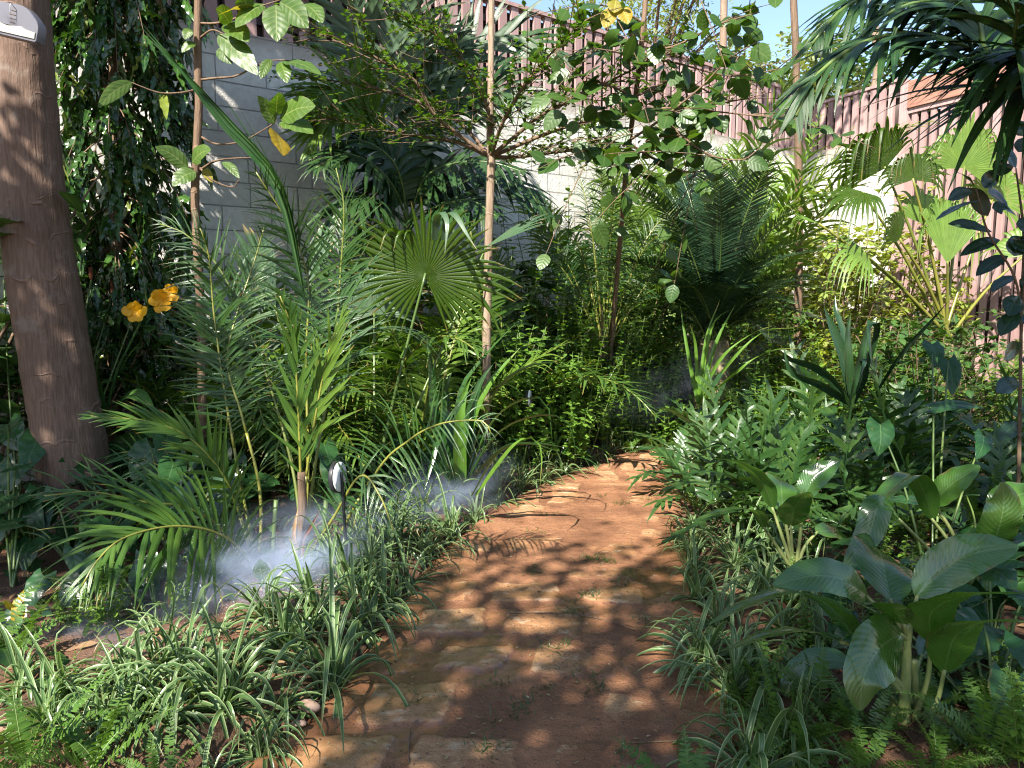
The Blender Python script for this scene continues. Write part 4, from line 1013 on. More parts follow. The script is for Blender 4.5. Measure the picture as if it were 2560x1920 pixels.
# cane palm on the left, many stems
Yc = 4.15
cb_ = G(690, 1440, .06)
cp = thing('cane_palm', 'big feather palm clump with yellow stalks and rust red sheath beside the disc lamp', 'palm', cb_)
k0 = (648, 1440, Yc); k1 = (755, 1415, Yc)
FR = [
    ([k0, (600, 1200, 4.2), (566, 1006, 4.25), (536, 795, 4.3), (522, 640, 4.3), (500, 570, 4.25)], .34, .0085, dict(up=V(.15, -1, .2), m=40, start=.42, lift=.45, droop=.35, a0=62, a1=25), 'areca'),
    ([k0, (650, 1230, 4.15), (605, 1040, 4.2), (570, 880, 4.3), (640, 640, 4.5), (660, 570, 4.5)], .36, .0085, dict(up=V(.1, -1, .2), m=42, start=.45, lift=.4, droop=.35), 'areca'),
    ([k1, (752, 1200, 4.1), (742, 950, 4.05), (728, 820, 4.0), (700, 740, 3.95)], .34, .016, dict(up=V(0, -1, .2), m=16, start=.38, lift=.15, droop=.12, a0=32, a1=10), 'areca_mid'),
    ([k1, (765, 1200, 4.1), (800, 980, 4.1), (830, 850, 4.1), (860, 790, 4.1)], .34, .016, dict(up=V(.1, -1, .2), m=14, start=.42, lift=.15, droop=.15, a0=28, a1=10), 'areca_pale'),
    ([k1, (770, 1180, 4.2), (765, 900, 4.3), (770, 700, 4.35), (720, 560, 4.3), (640, 430, 4.2)], .40, .009, dict(up=V(.3, -1, .2), m=48, start=.4, lift=.3, droop=.4, a0=60, a1=28), 'areca'),
    ([k1, (790, 1150, 4.2), (835, 900, 4.3), (850, 700, 4.4), (860, 520, 4.4), (840, 420, 4.4)], .42, .009, dict(up=V(-.1, -1, .2), m=48, start=.4, lift=.3, droop=.35, a0=55, a1=25), 'areca'),
    ([k0, (600, 1290, 4.1), (561, 1192, 4.0), (480, 1100, 3.9), (380, 1055, 3.8), (225, 1040, 3.7)], .30, .015, dict(up=V(.1, -.75, .8), m=30, start=.30, lift=.12, droop=.25, a0=38, a1=12), 'areca_mid'),
    ([(648, 1480, 3.95), (610, 1385, 3.8), (540, 1332, 3.65), (430, 1316, 3.45), (310, 1345, 3.25), (245, 1400, 3.12), (205, 1465, 3.05)], .50, .016, dict(up=V(.15, -.75, .75), m=36, start=.22, lift=.10, droop=.75, a0=78, a1=22), 'areca_mid'),
    ([(640, 1470, 4.0), (560, 1330, 3.9), (470, 1270, 3.8), (360, 1255, 3.7), (230, 1230, 3.55), (110, 1240, 3.45)], .38, .012, dict(up=V(.1, -.6, .8), m=32, start=.25, lift=.15, droop=.5, a0=60, a1=22), 'areca'),
    ([(815, 1420, 4.1), (880, 1278, 4.0), (961, 1153, 3.95), (1016, 1106, 3.9), (1060, 1076, 3.85), (1122, 1055, 3.8), (1206, 1053, 3.75), (1228, 1085, 3.72)], .36, .0068, dict(up=V(-.1, -1, .45), m=30, start=.38, lift=.28, droop=.8, a0=82, a1=34), 'areca'),
    ([k1, (735, 1190, 4.3), (660, 920, 4.5), (560, 690, 4.6), (470, 590, 4.6), (400, 560, 4.6)], .40, .009, dict(up=V(.2, -1, .4), m=40, start=.42, lift=.2, droop=.6), 'areca'),
    ([(640, 1460, 4.1), (560, 1300, 4.3), (450, 1180, 4.5), (330, 1130, 4.6), (220, 1160, 4.6)], .36, .011, dict(up=V(.1, -.6, .8), m=30, start=.3, lift=.15, droop=.5), 'areca'),
    ([k1, (830, 1300, 4.0), (900, 1190, 3.9), (950, 1240, 3.8), (985, 1330, 3.75)], .24, .009, dict(up=V(0, -.9, .5), m=20, start=.3, lift=.1, droop=.8), 'areca'),
]
for R, L, wd, kw, mt_ in FR:
    frond(cp, PP(*R), L, wd, mt_, 'rachis', .0105, **kw)
# the long folded spear leaf that leans far to the left, in three plies
for off, w_ in ((0, .030), (.012, .024), (-.014, .022)):
    strap(cp, [P(765, 760, 4.3), P(700, 470, 4.25) + V(off, off, 0), P(560, 300, 4.2) + V(off, 0, off), P(450, 170, 4.15), P(355, 70 + off * 900, 4.1)], w_, 'areca', prof=lambda t: np.maximum(.03, np.sin(PI * t ** .8) ** .8), fold=.8, side=V(.7, -.2, .7), name='folded_spear_leaf')
mb = MB()
C = spline(PP((765, 760, 4.3), (700, 470, 4.25), (620, 370, 4.22)), 40); k = 14; ix = rng.integers(6, 39, k)
dd = nrm(rng.normal(0, .12, (k, 3)) + nrm(P(500, 60, 4.2) - P(700, 470, 4.25))); Cc = arcs(C[ix], dd, rng.uniform(.3, .55, k), .25, 10)
blades(mb, Cc, sides(dd)[:, None], .007 * w_leaflet(np.linspace(0, 1, 10))[None], fold=.4); part('split_leaflets', mb, M['areca'], cp)
mb = MB(); tube(mb, spline(PP((755, 1440, 4.12), (757, 1300, 4.1), (754, 1180, 4.1)), 16), np.linspace(.036, .022, 16), 12); part('stem', mb, M['bark_brown'], cp)
for (a, b, wd, m_) in (((650, 1500), (640, 1380), .013, 'rachis_green'), ((675, 1500), (690, 1250), .012, 'rachis_green'), ((800, 1500), (815, 1250), .014, 'rachis_green')):
    mb = MB(); tube(mb, spline([P(*a, 4.1), P(*b, 4.15)], 8), wd, 8); part('stem', mb, M[m_], cp)
M['sheath'] = leafmat("rust_red_sheath", (.16, .045, .012), (.24, .075, .015), .15, .45)
strap(cp, PP((755, 1420, 4.02), (757, 1350, 4.0), (775, 1320, 3.99), (800, 1275, 3.98)), .034, 'sheath', prof=lambda t: np.maximum(.03, (1 - t ** 1.2)), fold=.9, side=V(1, 0, .2), name='dry_sheath')
strap(cp, PP((748, 1400, 4.05), (735, 1340, 4.02), (745, 1270, 4.03)), .016, 'dry', fold=.5, side=V(1, 0, .2), name='dry_sheath')

# overhanging palm at the top right
Yo = 3.3
op = thing('overhanging_palm', 'dark feather palm frond arching in overhead beside the slatted gate', 'palm', (3.15, 3.3, 0.0))
mb = MB(); tube(mb, spline([V(3.15, 3.3, -.1), V(3.1, 3.3, 1.5), V(3.0, 3.25, 2.9)], 30), np.linspace(.11, .075, 30), 14); part('trunk', mb, M['bark'], op)
OC = V(3.0, 3.25, 2.9)
def ofr(pts, L, wd, **kw):
    frond(op, [OC] + PP(*pts), L * 1.12, wd * 1.5, 'dark_palm', 'rachis_green', .018, m=52, up=V(-.1, -.45, .9), **kw)
ofr([(2560, 215, 3.2), (2420, 120, 3.15), (2290, 85, 3.1), (2160, 105, 3.0), (2040, 190, 2.95), (1990, 290, 2.9)], .52, .016, start=.22, lift=.0, droop=.85, a0=44, a1=22)
ofr([(2500, 60, 3.3), (2380, -20, 3.3), (2240, -40, 3.25), (2110, 20, 3.2), (2030, 110, 3.15)], .46, .016, start=.2, lift=0, droop=.9, a0=52, a1=25)
ofr([(2620, 60, 3.4), (2500, -30, 3.5), (2380, 20, 3.6), (2290, 90, 3.7)], .40, .015, start=.2, lift=0, droop=.8, a0=48, a1=24)
ofr([(2540, 140, 3.1), (2440, 30, 3.1), (2330, 0, 3.1), (2210, 40, 3.1), (2120, 130, 3.1)], .44, .016, start=.2, lift=0, droop=.8, a0=46, a1=25)
ofr([(2600, 120, 3.0), (2540, 20, 2.8), (2450, -60, 2.6)], .45, .017, start=.15, lift=0, droop=.9)
for a_, e_ in ((.3, 50), (1.1, 40), (-.6, 45), (-1.4, 40), (2.0, 60)):
    dd = V(math.cos(a_) * math.cos(math.radians(e_)), math.sin(a_) * math.cos(math.radians(e_)), math.sin(math.radians(e_)))
    frond(op, arcs(OC[None], dd[None], 1.7, 1.4, 12)[0], .46, .016, 'dark_palm', 'rachis_green', .018, m=36, start=.18, lift=.05, droop=.9)

# cycad
Yy = 8.0
cyb = G(1790, 1110, .06) * V(1, 1, 0) + V(0, 0, .06)
cyb = P(1785, 850, Yy)
cyc = thing('cycad', 'big dark green cycad with stiff comb-like fronds in front of the sunlit wall', 'cycad', V(cyb[0], cyb[1], 0.0))
mb = MB(); tube(mb, spline([V(cyb[0], cyb[1], -.05), cyb + V(0, 0, -.2), cyb], 12), np.array([.16, .19, .15]), 14); part('trunk', mb, M['bark_dead'], cyc)
CY = [(1620, 520), (1560, 640), (1600, 450), (1680, 430), (1740, 400), (1700, 480), (1780, 420), (1830, 470), (1860, 440), (1900, 430), (1940, 420), (1980, 500), (2000, 600), (2040, 690), (2060, 720), (1560, 760), (1600, 820), (1950, 860), (1880, 560), (1760, 560), (1640, 600), (1840, 640), (1720, 650), (2110, 700), (1520, 560), (1660, 500), (1720, 560), (1800, 500), (1850, 560), (1910, 520), (1600, 680), (1660, 720), (1780, 680), (1860, 720), (1940, 640), (1580, 500), (1480, 700), (1500, 640), (2080, 620), (2030, 540), (1990, 760), (1520, 800), (1545, 480), (1930, 560), (2060, 800), (1880, 800)]
for i, (tx, ty) in enumerate(CY):
    tip = P(tx, ty - 45 if ty < 600 else ty, Yy + rng.uniform(-1.0, .7)); b = cyb + V(*rng.normal(0, .05, 2), 0)
    mid = b * .42 + tip * .58 + V((b[0] - tip[0]) * .10, 0, .22)
    frond(cyc, [b, b * .72 + mid * .28 + V(0, 0, .06), mid, tip], .25, .0085, 'cycad', 'rachis_green', .011, m=74, start=.08, lift=.16, droop=.16, a0=78, a1=50, n=4, jit=.02, aj=3, miss=0, prof=lambda w: np.clip(.35 + 3 * w, 0, 1) * np.clip((1.05 - w) * 4, .2, 1), wprof=lambda t: np.array([.8, 1, .8, .05]))
M['red'] = plainmat("small_red_flower", (.55, .03, .01), (.65, .05, .01), .5, 20)

# fan palms on the right
Yg = 8.2
gb = P(2370, 850, Yg); gb0 = V(gb[0], gb[1], 0)
rp = thing('gate_fan_palm', 'bright sunlit fan palm with long stalks in front of the slatted gate', 'palm', gb0)
mb = MB(); tube(mb, spline([gb0 - V(0, 0, .1), gb - V(0, 0, .2), gb + V(0, 0, .05)], 12), np.linspace(.09, .06, 12), 12); part('trunk', mb, M['bark_dead'], rp)
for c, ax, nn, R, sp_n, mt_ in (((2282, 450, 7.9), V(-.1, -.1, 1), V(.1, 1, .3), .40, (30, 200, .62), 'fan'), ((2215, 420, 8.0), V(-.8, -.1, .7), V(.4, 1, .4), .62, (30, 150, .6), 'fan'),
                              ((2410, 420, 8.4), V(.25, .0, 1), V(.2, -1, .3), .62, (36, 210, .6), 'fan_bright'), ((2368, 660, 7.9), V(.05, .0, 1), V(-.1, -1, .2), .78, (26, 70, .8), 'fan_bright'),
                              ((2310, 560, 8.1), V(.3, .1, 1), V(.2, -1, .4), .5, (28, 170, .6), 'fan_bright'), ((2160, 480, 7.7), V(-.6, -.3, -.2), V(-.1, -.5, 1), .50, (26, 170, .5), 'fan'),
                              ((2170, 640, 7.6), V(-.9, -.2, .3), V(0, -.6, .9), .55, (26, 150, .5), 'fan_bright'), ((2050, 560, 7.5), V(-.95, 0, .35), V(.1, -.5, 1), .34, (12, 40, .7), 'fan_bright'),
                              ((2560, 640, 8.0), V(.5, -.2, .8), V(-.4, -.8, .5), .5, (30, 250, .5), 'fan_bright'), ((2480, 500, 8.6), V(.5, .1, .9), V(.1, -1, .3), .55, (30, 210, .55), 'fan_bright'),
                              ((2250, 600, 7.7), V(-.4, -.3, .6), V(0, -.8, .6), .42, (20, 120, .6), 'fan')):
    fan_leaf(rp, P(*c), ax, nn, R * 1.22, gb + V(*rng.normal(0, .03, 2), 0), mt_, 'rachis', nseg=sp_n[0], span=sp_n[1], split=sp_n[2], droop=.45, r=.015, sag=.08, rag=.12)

# slender clump palm with old leaf bases, in the middle of the view
Ye = 7.7
eb = G(1528, 1030) * V(1, 1, 0)
eb = V(P(1525, 960, Ye)[0], Ye, 0)
ep = thing('feather_palm', 'slender feather palm with yellow brown old leaf bases and fine airy fronds', 'palm', eb)
mb = MB(); tube(mb, spline([eb - V(0, 0, .05), P(1526, 980, Ye), P(1512, 880, Ye)], 14), np.linspace(.055, .085, 14), 12); part('trunk', mb, M['bark'], ep)
ec = (1512, 890, Ye)
for tp_ in ((1390, 520), (1430, 600), (1465, 540), (1500, 350), (1545, 430), (1600, 470), (1660, 580), (1690, 520), (1350, 640), (1640, 690), (1560, 560), (1440, 420), (1320, 560), (1720, 640)):
    tip = (tp_[0], tp_[1], Ye + rng.uniform(-.9, .6)); m1 = (1512 + (tp_[0] - 1512) * .42, 890 + (tp_[1] - 890) * .62, Ye)
    frond(ep, PP(ec, m1, ((m1[0] + tip[0]) / 2, (m1[1] + tip[1]) / 2 - 25, (Ye + tip[2]) / 2), tip), .26, .0062, 'areca', 'rachis', .010, m=34, start=.42, up=V(rng.normal(0, .3), -1, .4), lift=.22, droop=.8, a0=66, a1=30)
for k in range(22):
    a = rng.uniform(0, 6.28); b = P(1512, rng.uniform(880, 1000), Ye) + V(math.cos(a), math.sin(a), 0) * .07
    d = V(math.cos(a) * .3, math.sin(a) * .3, 1); C = arcs(b[None], d[None], rng.uniform(.2, .6), .2, 8)[0]
    mb = MB(); blades(mb, C[None], nrm(np.cross(d, V(math.cos(a), math.sin(a), 0)))[None, None], (.024 * np.linspace(1, .35, 8))[None], fold=.5, cols=5); part('old_leaf_base', mb, M['bark_dead'], ep)
# ---------------------------------------------------------------- foreground and middle plants
# dumb canes
def dumb_cane(base, label, stems, leaves, Yn):
    t = thing('dumb_cane', label, 'dumb cane', base)
    for pts, r0, r1 in stems:
        mb = MB(); C = spline([P(*p) for p in pts], 40); r = np.linspace(r0, r1, 40) * (1 + .06 * (np.arange(40) % 7 == 0)); tube(mb, C, r, 14); part('stem', mb, M['dieff_stem'], t)
    for (pts, wd, kw, st) in leaves:
        P3 = [P(*p) for p in pts]; Y_ = np.mean([p[2] for p in pts])
        mb = MB(); broad(mb, P3, px_size(wd, Y_), n=22, cols=11, **kw); o = part('leaf', mb, M['dieff'], t)
        mb = MB(); tube(mb, spline([P(*p) for p in st] + [P3[0] + (P3[1] - P3[0]) * .06], 16), np.linspace(.011, .006, 16), 8); part('petiole', mb, M['dieff_stem'], t, parent=o)
    return t
pr1 = lambda t: np.maximum(np.sin(PI * t ** .85), .02) ** .62
Y1 = 2.45
dumb_cane(G(2260, 1915, .05), 'large dumb cane with broad pale veined leaves, closest to the camera beside the path',
    [([(2262, 1935, 2.42), (2260, 1800, Y1), (2266, 1650, Y1), (2262, 1560, Y1)], .023, .014), ([(2290, 1930, 2.48), (2292, 1800, 2.5), (2285, 1650, 2.5)], .017, .011), ([(2228, 1920, 2.5), (2232, 1780, 2.52), (2240, 1640, 2.52)], .016, .011)],
    [([(2226, 1500, 2.45), (2214, 1445, 2.55), (2204, 1395, 2.66), (2196, 1372, 2.80), (2190, 1385, 2.9)], 78, dict(fold=.12, prof=pr1, up=V(0, -.8, .6), arch=.1), [(2255, 1600, Y1), (2240, 1545, Y1)]),
     ([(2170, 1492, 2.5), (2110, 1450, 2.45), (2030, 1440, 2.4), (1932, 1464, 2.35)], 52, dict(fold=.25, prof=pr1, up=V(-.1, -.75, .65)), [(2258, 1620, Y1), (2215, 1540, Y1)]),
     ([(2290, 1492, 2.5), (2350, 1430, 2.5), (2430, 1385, 2.5), (2545, 1366, 2.5)], 62, dict(fold=.35, prof=pr1, up=V(-.35, -.7, .6)), [(2270, 1610, Y1), (2278, 1550, Y1)]),
     ([(2145, 1600, 2.5), (2080, 1520, 2.35), (1980, 1480, 2.25), (1870, 1510, 2.15), (1772, 1562, 2.1)], 46, dict(fold=.3, prof=pr1, up=V(-.05, .15, 1)), [(2262, 1720, Y1), (2200, 1660, Y1)]),
     ([(2105, 1605, 2.45), (2030, 1580, 2.35), (1930, 1585, 2.28), (1826, 1622, 2.2)], 40, dict(fold=.3, prof=pr1, up=V(0, .25, 1)), [(2260, 1740, Y1), (2180, 1640, Y1)]),
     ([(2328, 1605, 2.4), (2330, 1530, 2.3), (2420, 1490, 2.2), (2580, 1484, 2.12)], 66, dict(fold=.3, prof=pr1, up=V(.1, .35, 1)), [(2285, 1800, 2.46), (2318, 1700, 2.43)]),
     ([(2360, 1680, 2.4), (2390, 1590, 2.3), (2470, 1555, 2.22), (2600, 1560, 2.15)], 66, dict(fold=.3, prof=pr1, up=V(.1, .3, 1)), [(2290, 1860, 2.46), (2340, 1760, 2.43)]),
     ([(2255, 1582, 2.42), (2200, 1620, 2.3), (2160, 1690, 2.22), (2148, 1776, 2.2)], 82, dict(fold=.18, prof=pr1, up=V(.15, -.9, .35), arch=.15), [(2262, 1680, Y1), (2268, 1610, Y1)]),
     ([(2262, 1562, 2.42), (2225, 1520, 2.32), (2180, 1508, 2.25), (2168, 1512, 2.22)], 44, dict(fold=.3, prof=pr1, up=V(0, .4, 1)), [(2262, 1660, Y1), (2264, 1600, Y1)]),
     ([(2300, 1640, 2.6), (2380, 1600, 2.75), (2460, 1620, 2.85), (2520, 1680, 2.9)], 60, dict(fold=.2, prof=pr1, up=V(0, -.5, .9)), [(2275, 1760, 2.5), (2285, 1690, 2.55)]),
     ([(2130, 1660, 2.6), (2060, 1650, 2.65), (1990, 1690, 2.65), (1960, 1740, 2.65)], 46, dict(fold=.25, prof=pr1, up=V(0, -.4, .9)), [(2250, 1760, 2.5), (2190, 1700, 2.55)])], Y1)
M['stub'] = plainmat("cut_stem_flesh", (.34, .2, .13), (.5, .36, .26), .7, 40, .4)
dc = [o for o in bpy.data.objects if o.name.startswith('dumb_cane')][0]
for a, b, r_ in (((2250, 1890), (2244, 1852), .017), ((2290, 1905), (2325, 1880), .012)):
    mb = MB(); tube(mb, spline([P(*a, 2.39), P((a[0] + b[0]) / 2 + 2, (a[1] + b[1]) / 2, 2.38), P(*b, 2.37)], 8), [r_, r_ * 1.1, r_ * .9], 10); part('cut_stub', mb, M['stub'], dc)
Y2 = 3.55
dumb_cane(G(1985, 1490, .08), 'smaller dumb cane with upright leaves, standing between spider plants and dark fern',
    [([(1985, 1500, Y2), (1985, 1430, Y2), (1980, 1390, Y2)], .022, .014)],
    [([(1932, 1272, Y2), (1905, 1205, 3.5), (1850, 1160, 3.45), (1780, 1145, 3.4)], 34, dict(fold=.3, prof=pr1, up=V(.1, .2, 1)), [(1985, 1430, Y2), (1955, 1340, Y2)]),
     ([(1957, 1270, Y2), (1954, 1235, 3.6), (1952, 1205, 3.68), (1952, 1195, 3.8)], 48, dict(fold=.2, prof=pr1, up=V(0, -.8, .6)), [(1985, 1430, Y2), (1970, 1340, Y2)]),
     ([(2006, 1250, Y2), (2030, 1205, 3.55), (2060, 1180, 3.55), (2098, 1153, 3.55)], 36, dict(fold=.4, prof=pr1, up=V(-.4, -.6, .6)), [(1988, 1430, Y2), (2000, 1340, Y2)]),
     ([(1977, 1316, Y2), (1985, 1275, 3.45), (2005, 1245, 3.38), (2024, 1230, 3.32)], 40, dict(fold=.2, prof=pr1, up=V(.1, .4, 1)), [(1985, 1430, Y2), (1980, 1370, Y2)]),
     ([(1910, 1320, 3.5), (1890, 1280, 3.4), (1820, 1275, 3.3), (1733, 1302, 3.2)], 24, dict(fold=.3, prof=pr1, up=V(0, .1, 1)), [(1985, 1430, Y2), (1945, 1370, Y2)]),
     ([(2040, 1330, 3.6), (2090, 1330, 3.65), (2140, 1370, 3.7)], 36, dict(fold=.2, prof=pr1, up=V(0, -.4, 1)), [(1988, 1440, Y2), (2010, 1370, Y2)])], Y2)
Y3 = 3.2
dumb_cane(G(2420, 1560, .08), 'dumb cane half hidden behind the large one, leaves turned to the gate',
    [([(2430, 1560, Y3), (2430, 1460, Y3), (2425, 1400, Y3)], .022, .014)],
    [([(2330, 1300, Y3), (2310, 1230, 3.15), (2270, 1190, 3.1), (2160, 1290, 3.0)], 40, dict(fold=.3, prof=pr1, up=V(0, .1, 1)), [(2428, 1440, Y3), (2370, 1350, Y3)]),
     ([(2330, 1260, Y3), (2380, 1210, 3.15), (2450, 1165, 3.1)], 44, dict(fold=.25, prof=pr1, up=V(0, -.5, .9)), [(2428, 1440, Y3), (2380, 1330, Y3)]),
     ([(2470, 1390, Y3), (2500, 1310, 3.1), (2510, 1250, 3.1), (2505, 1205, 3.1)], 60, dict(fold=.2, prof=pr1, up=V(0, -.9, .2)), [(2430, 1470, Y3), (2450, 1430, Y3)]),
     ([(2250, 1300, 3.0), (2200, 1260, 2.95), (2170, 1340, 2.9), (2110, 1420, 2.85)], 40, dict(fold=.3, prof=pr1, up=V(-.3, -.5, .8)), [(2425, 1460, Y3), (2330, 1380, 3.1)]),
     ([(2480, 1300, 3.3), (2540, 1240, 3.3), (2620, 1230, 3.3)], 50, dict(fold=.25, prof=pr1, up=V(.2, -.4, .9)), [(2430, 1440, Y3), (2460, 1360, Y3)])], Y3)

# canna with yellow flowers
Yn = 4.9
cn = thing('canna', 'canna with open yellow flowers in front of the hanging mast tree leaves', 'flowering plant', G(245, 1330, .08))
mb = MB(); tube(mb, spline([G(245, 1330, .08), P(255, 1100, Yn), P(285, 950, Yn), (P(315, 880, Yn)), P(355, 800, Yn), P(372, 770, Yn)], 40), np.linspace(.014, .006, 40), 8); part('stem', mb, M['canna'], cn)
for pts, wd in (([(262, 1080, Yn), (240, 960, 4.85), (250, 870, 4.8)], 18), ([(300, 925, Yn), (330, 880, 4.85), (355, 855, 4.8)], 16), ([(265, 1040, Yn), (330, 985, 4.8), (385, 1020, 4.7)], 26), ([(262, 1090, Yn), (340, 1060, 4.8), (430, 1090, 4.7), (540, 1060, 4.6)], 24), ([(255, 1150, Yn), (200, 1050, 4.7), (150, 1100, 4.6)], 26), ([(256, 1180, Yn), (320, 1100, 5.0), (400, 1080, 5.1)], 34), ([(252, 1200, Yn), (330, 1170, 4.8), (400, 1230, 4.7)], 34), ([(250, 1230, Yn), (170, 1180, 4.9), (80, 1230, 4.9)], 34)):
    leaf_part(cn, PP(*pts), px_size(wd, Yn), 'canna', up=V(0, -.5, .9), prof=w_oval)
def flower(root, c, sz, seed):
    global rng
    sv = rng; rng = np.random.default_rng(seed)
    c = np.asarray(c); f = None
    for i in range(6):
        a = i * 1.05 + rng.normal(0, .2); d = nrm(V(math.cos(a), -.55, math.sin(a))); l = sz * rng.uniform(.8, 1.1)
        C = arcs(c[None], d[None], l, .25, 10)[0]
        mb = MB(); broad(mb, C, l * .40, up=V(0, -1, .25), prof=lambda t: np.clip(.16 + 1.5 * t, 0, 1) * np.maximum(.1, 1 - t ** 6) ** .5, fold=.1, ripple=.22, rfreq=2.2, n=12, cols=9); part('petal', mb, M['petal'], root)
    mb = MB(); tube(mb, [c + V(0, .03, -sz * .45), c + V(0, .01, -sz * .15), c], [.005, .007, .004], 7); part('flower_tube', mb, M['canna'], root)
    rng = sv
flower(cn, P(343, 778, 4.85), .085, 1); flower(cn, P(408, 752, 4.86), .085, 2); flower(cn, P(430, 730, 4.9), .07, 3)
for a, b in (((372, 772), (362, 728)), ((372, 770), (377, 735)), ((385, 770), (392, 745))):
    mb = MB(); tube(mb, PP((*a, Yn), ((a[0] + b[0]) / 2, (a[1] + b[1]) / 2, 4.88), (*b, Yn)), [.004, .0075, .002], 7); part('bud', mb, M['areca_pale'], cn)
# spiral ginger with cones
M['cone'] = plainmat("brown_red_bract", (.16, .05, .03), (.3, .12, .07), .5, 40, .4, .004)
Yq = 5.15
def ginger(bpx, tips, label, seed):
    global rng
    t = thing('spiral_ginger', label, 'flowering plant', G(*bpx, .08))
    for k, (tx, ty, cone) in enumerate(tips):
        b = G(bpx[0] + rng.normal(0, 14), bpx[1] + rng.normal(0, 6), .08); e = P(tx, ty, Yq + rng.normal(0, .12))
        C = spline([b, b * .6 + e * .4 + V(*rng.normal(0, .05, 2), .1), e], 24); mb = MB(); tube(mb, C, np.linspace(.008, .005, 24), 6); st = part('stem', mb, M['rachis_green'], t)
        for j in range(11):
            i = int(8 + j * 1.4); a = j * 1.9; d = nrm(V(math.cos(a), math.sin(a), .35)); l = rng.uniform(.12, .2)
            leaf_part(t, arcs(C[min(i, 23)][None], d[None], l, .7, 9)[0], l * .22, 'canna', n=10, cols=5)
        if cone:
            mb = MB()
            for r_ in range(9):
                for q_ in range(6):
                    a = q_ * 1.047 + r_ * .5; rr = .017 * math.sin(PI * (r_ + 1.2) / 10.5); p = e + V(math.cos(a) * rr * .4, math.sin(a) * rr * .4, r_ * .0085)
                    leafs(mb, p, V(math.cos(a) * .6, math.sin(a) * .6, .8), .020, .010, droop=-.3, n=4, cols=3, prof=w_oval, fold=.5)
            part('flower_cone', mb, M['cone'], t)
ginger((160, 1330), [(228, 700, 1), (205, 630, 0), (282, 735, 1), (330, 800, 0), (190, 770, 0)], 'tall spiral ginger stems with brown cones against the mast tree leaves', 1)
ginger((60, 1330), [(10, 700, 0), (-20, 860, 0), (35, 960, 0)], 'spiral ginger behind the thick leaning trunk', 2)

# dark strap-leaf plant under the fan leaf
Yk = 5.2
kb = G(1165, 1290, .06)
sk = thing('spider_lily', 'dark glossy strap leaved lily below the big fan leaf', 'lily', kb)
b_ = (1150, 1240, Yk)
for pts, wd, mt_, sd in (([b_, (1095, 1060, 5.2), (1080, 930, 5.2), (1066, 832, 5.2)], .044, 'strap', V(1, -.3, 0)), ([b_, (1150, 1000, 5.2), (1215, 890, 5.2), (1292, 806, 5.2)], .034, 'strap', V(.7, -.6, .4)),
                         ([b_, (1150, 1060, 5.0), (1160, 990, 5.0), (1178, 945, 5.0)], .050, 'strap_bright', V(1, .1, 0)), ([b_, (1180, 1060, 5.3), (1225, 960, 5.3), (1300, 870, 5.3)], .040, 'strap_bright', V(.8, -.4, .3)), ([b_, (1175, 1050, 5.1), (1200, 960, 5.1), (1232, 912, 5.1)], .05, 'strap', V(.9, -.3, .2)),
                         ([b_, (1230, 1000, 5.3), (1310, 920, 5.3), (1405, 905, 5.3)], .026, 'strap', V(.3, -.6, .9)), ([b_, (1230, 1060, 5.1), (1310, 1000, 5.0), (1365, 1010, 4.95), (1380, 1100, 4.9)], .032, 'strap', V(.2, -.8, .3)), ([b_, (1240, 1090, 5.0), (1350, 1040, 4.9), (1420, 1060, 4.8), (1440, 1140, 4.75)], .030, 'strap', V(.2, -.8, .3)),
                         ([b_, (1060, 1060, 5.1), (1010, 1000, 5.0), (950, 1000, 4.9)], .034, 'strap', V(.3, -.8, .4)), ([b_, (1060, 1100, 5.0), (990, 1060, 4.9), (930, 1110, 4.8)], .034, 'strap', V(.2, -.8, .4)), ([b_, (1120, 1050, 5.4), (1115, 970, 5.4), (1130, 930, 5.4)], .05, 'strap', V(1, .1, 0)),
                         ([(1190, 1240, 4.9), (1280, 1120, 4.6), (1330, 1096, 4.5), (1352, 1130, 4.45), (1350, 1215, 4.42)], .022, 'strap_bright', V(.4, -.8, .2)), ([(1180, 1240, 4.9), (1250, 1130, 4.7), (1320, 1110, 4.6), (1400, 1130, 4.5)], .02, 'strap', V(.2, -.7, .6)), ([b_, (1250, 1130, 5.2), (1330, 1110, 5.1), (1420, 1120, 5.0)], .03, 'strap', V(.1, -.7, .7)), ([b_, (1200, 1020, 5.5), (1260, 960, 5.6), (1310, 990, 5.6)], .04, 'strap', V(.4, -.7, .5)), ([b_, (1100, 1100, 4.9), (1080, 1150, 4.8), (1060, 1230, 4.7)], .034, 'strap', V(.8, -.6, 0))):
    strap(sk, PP(*pts), wd, mt_, side=sd, fold=.4)
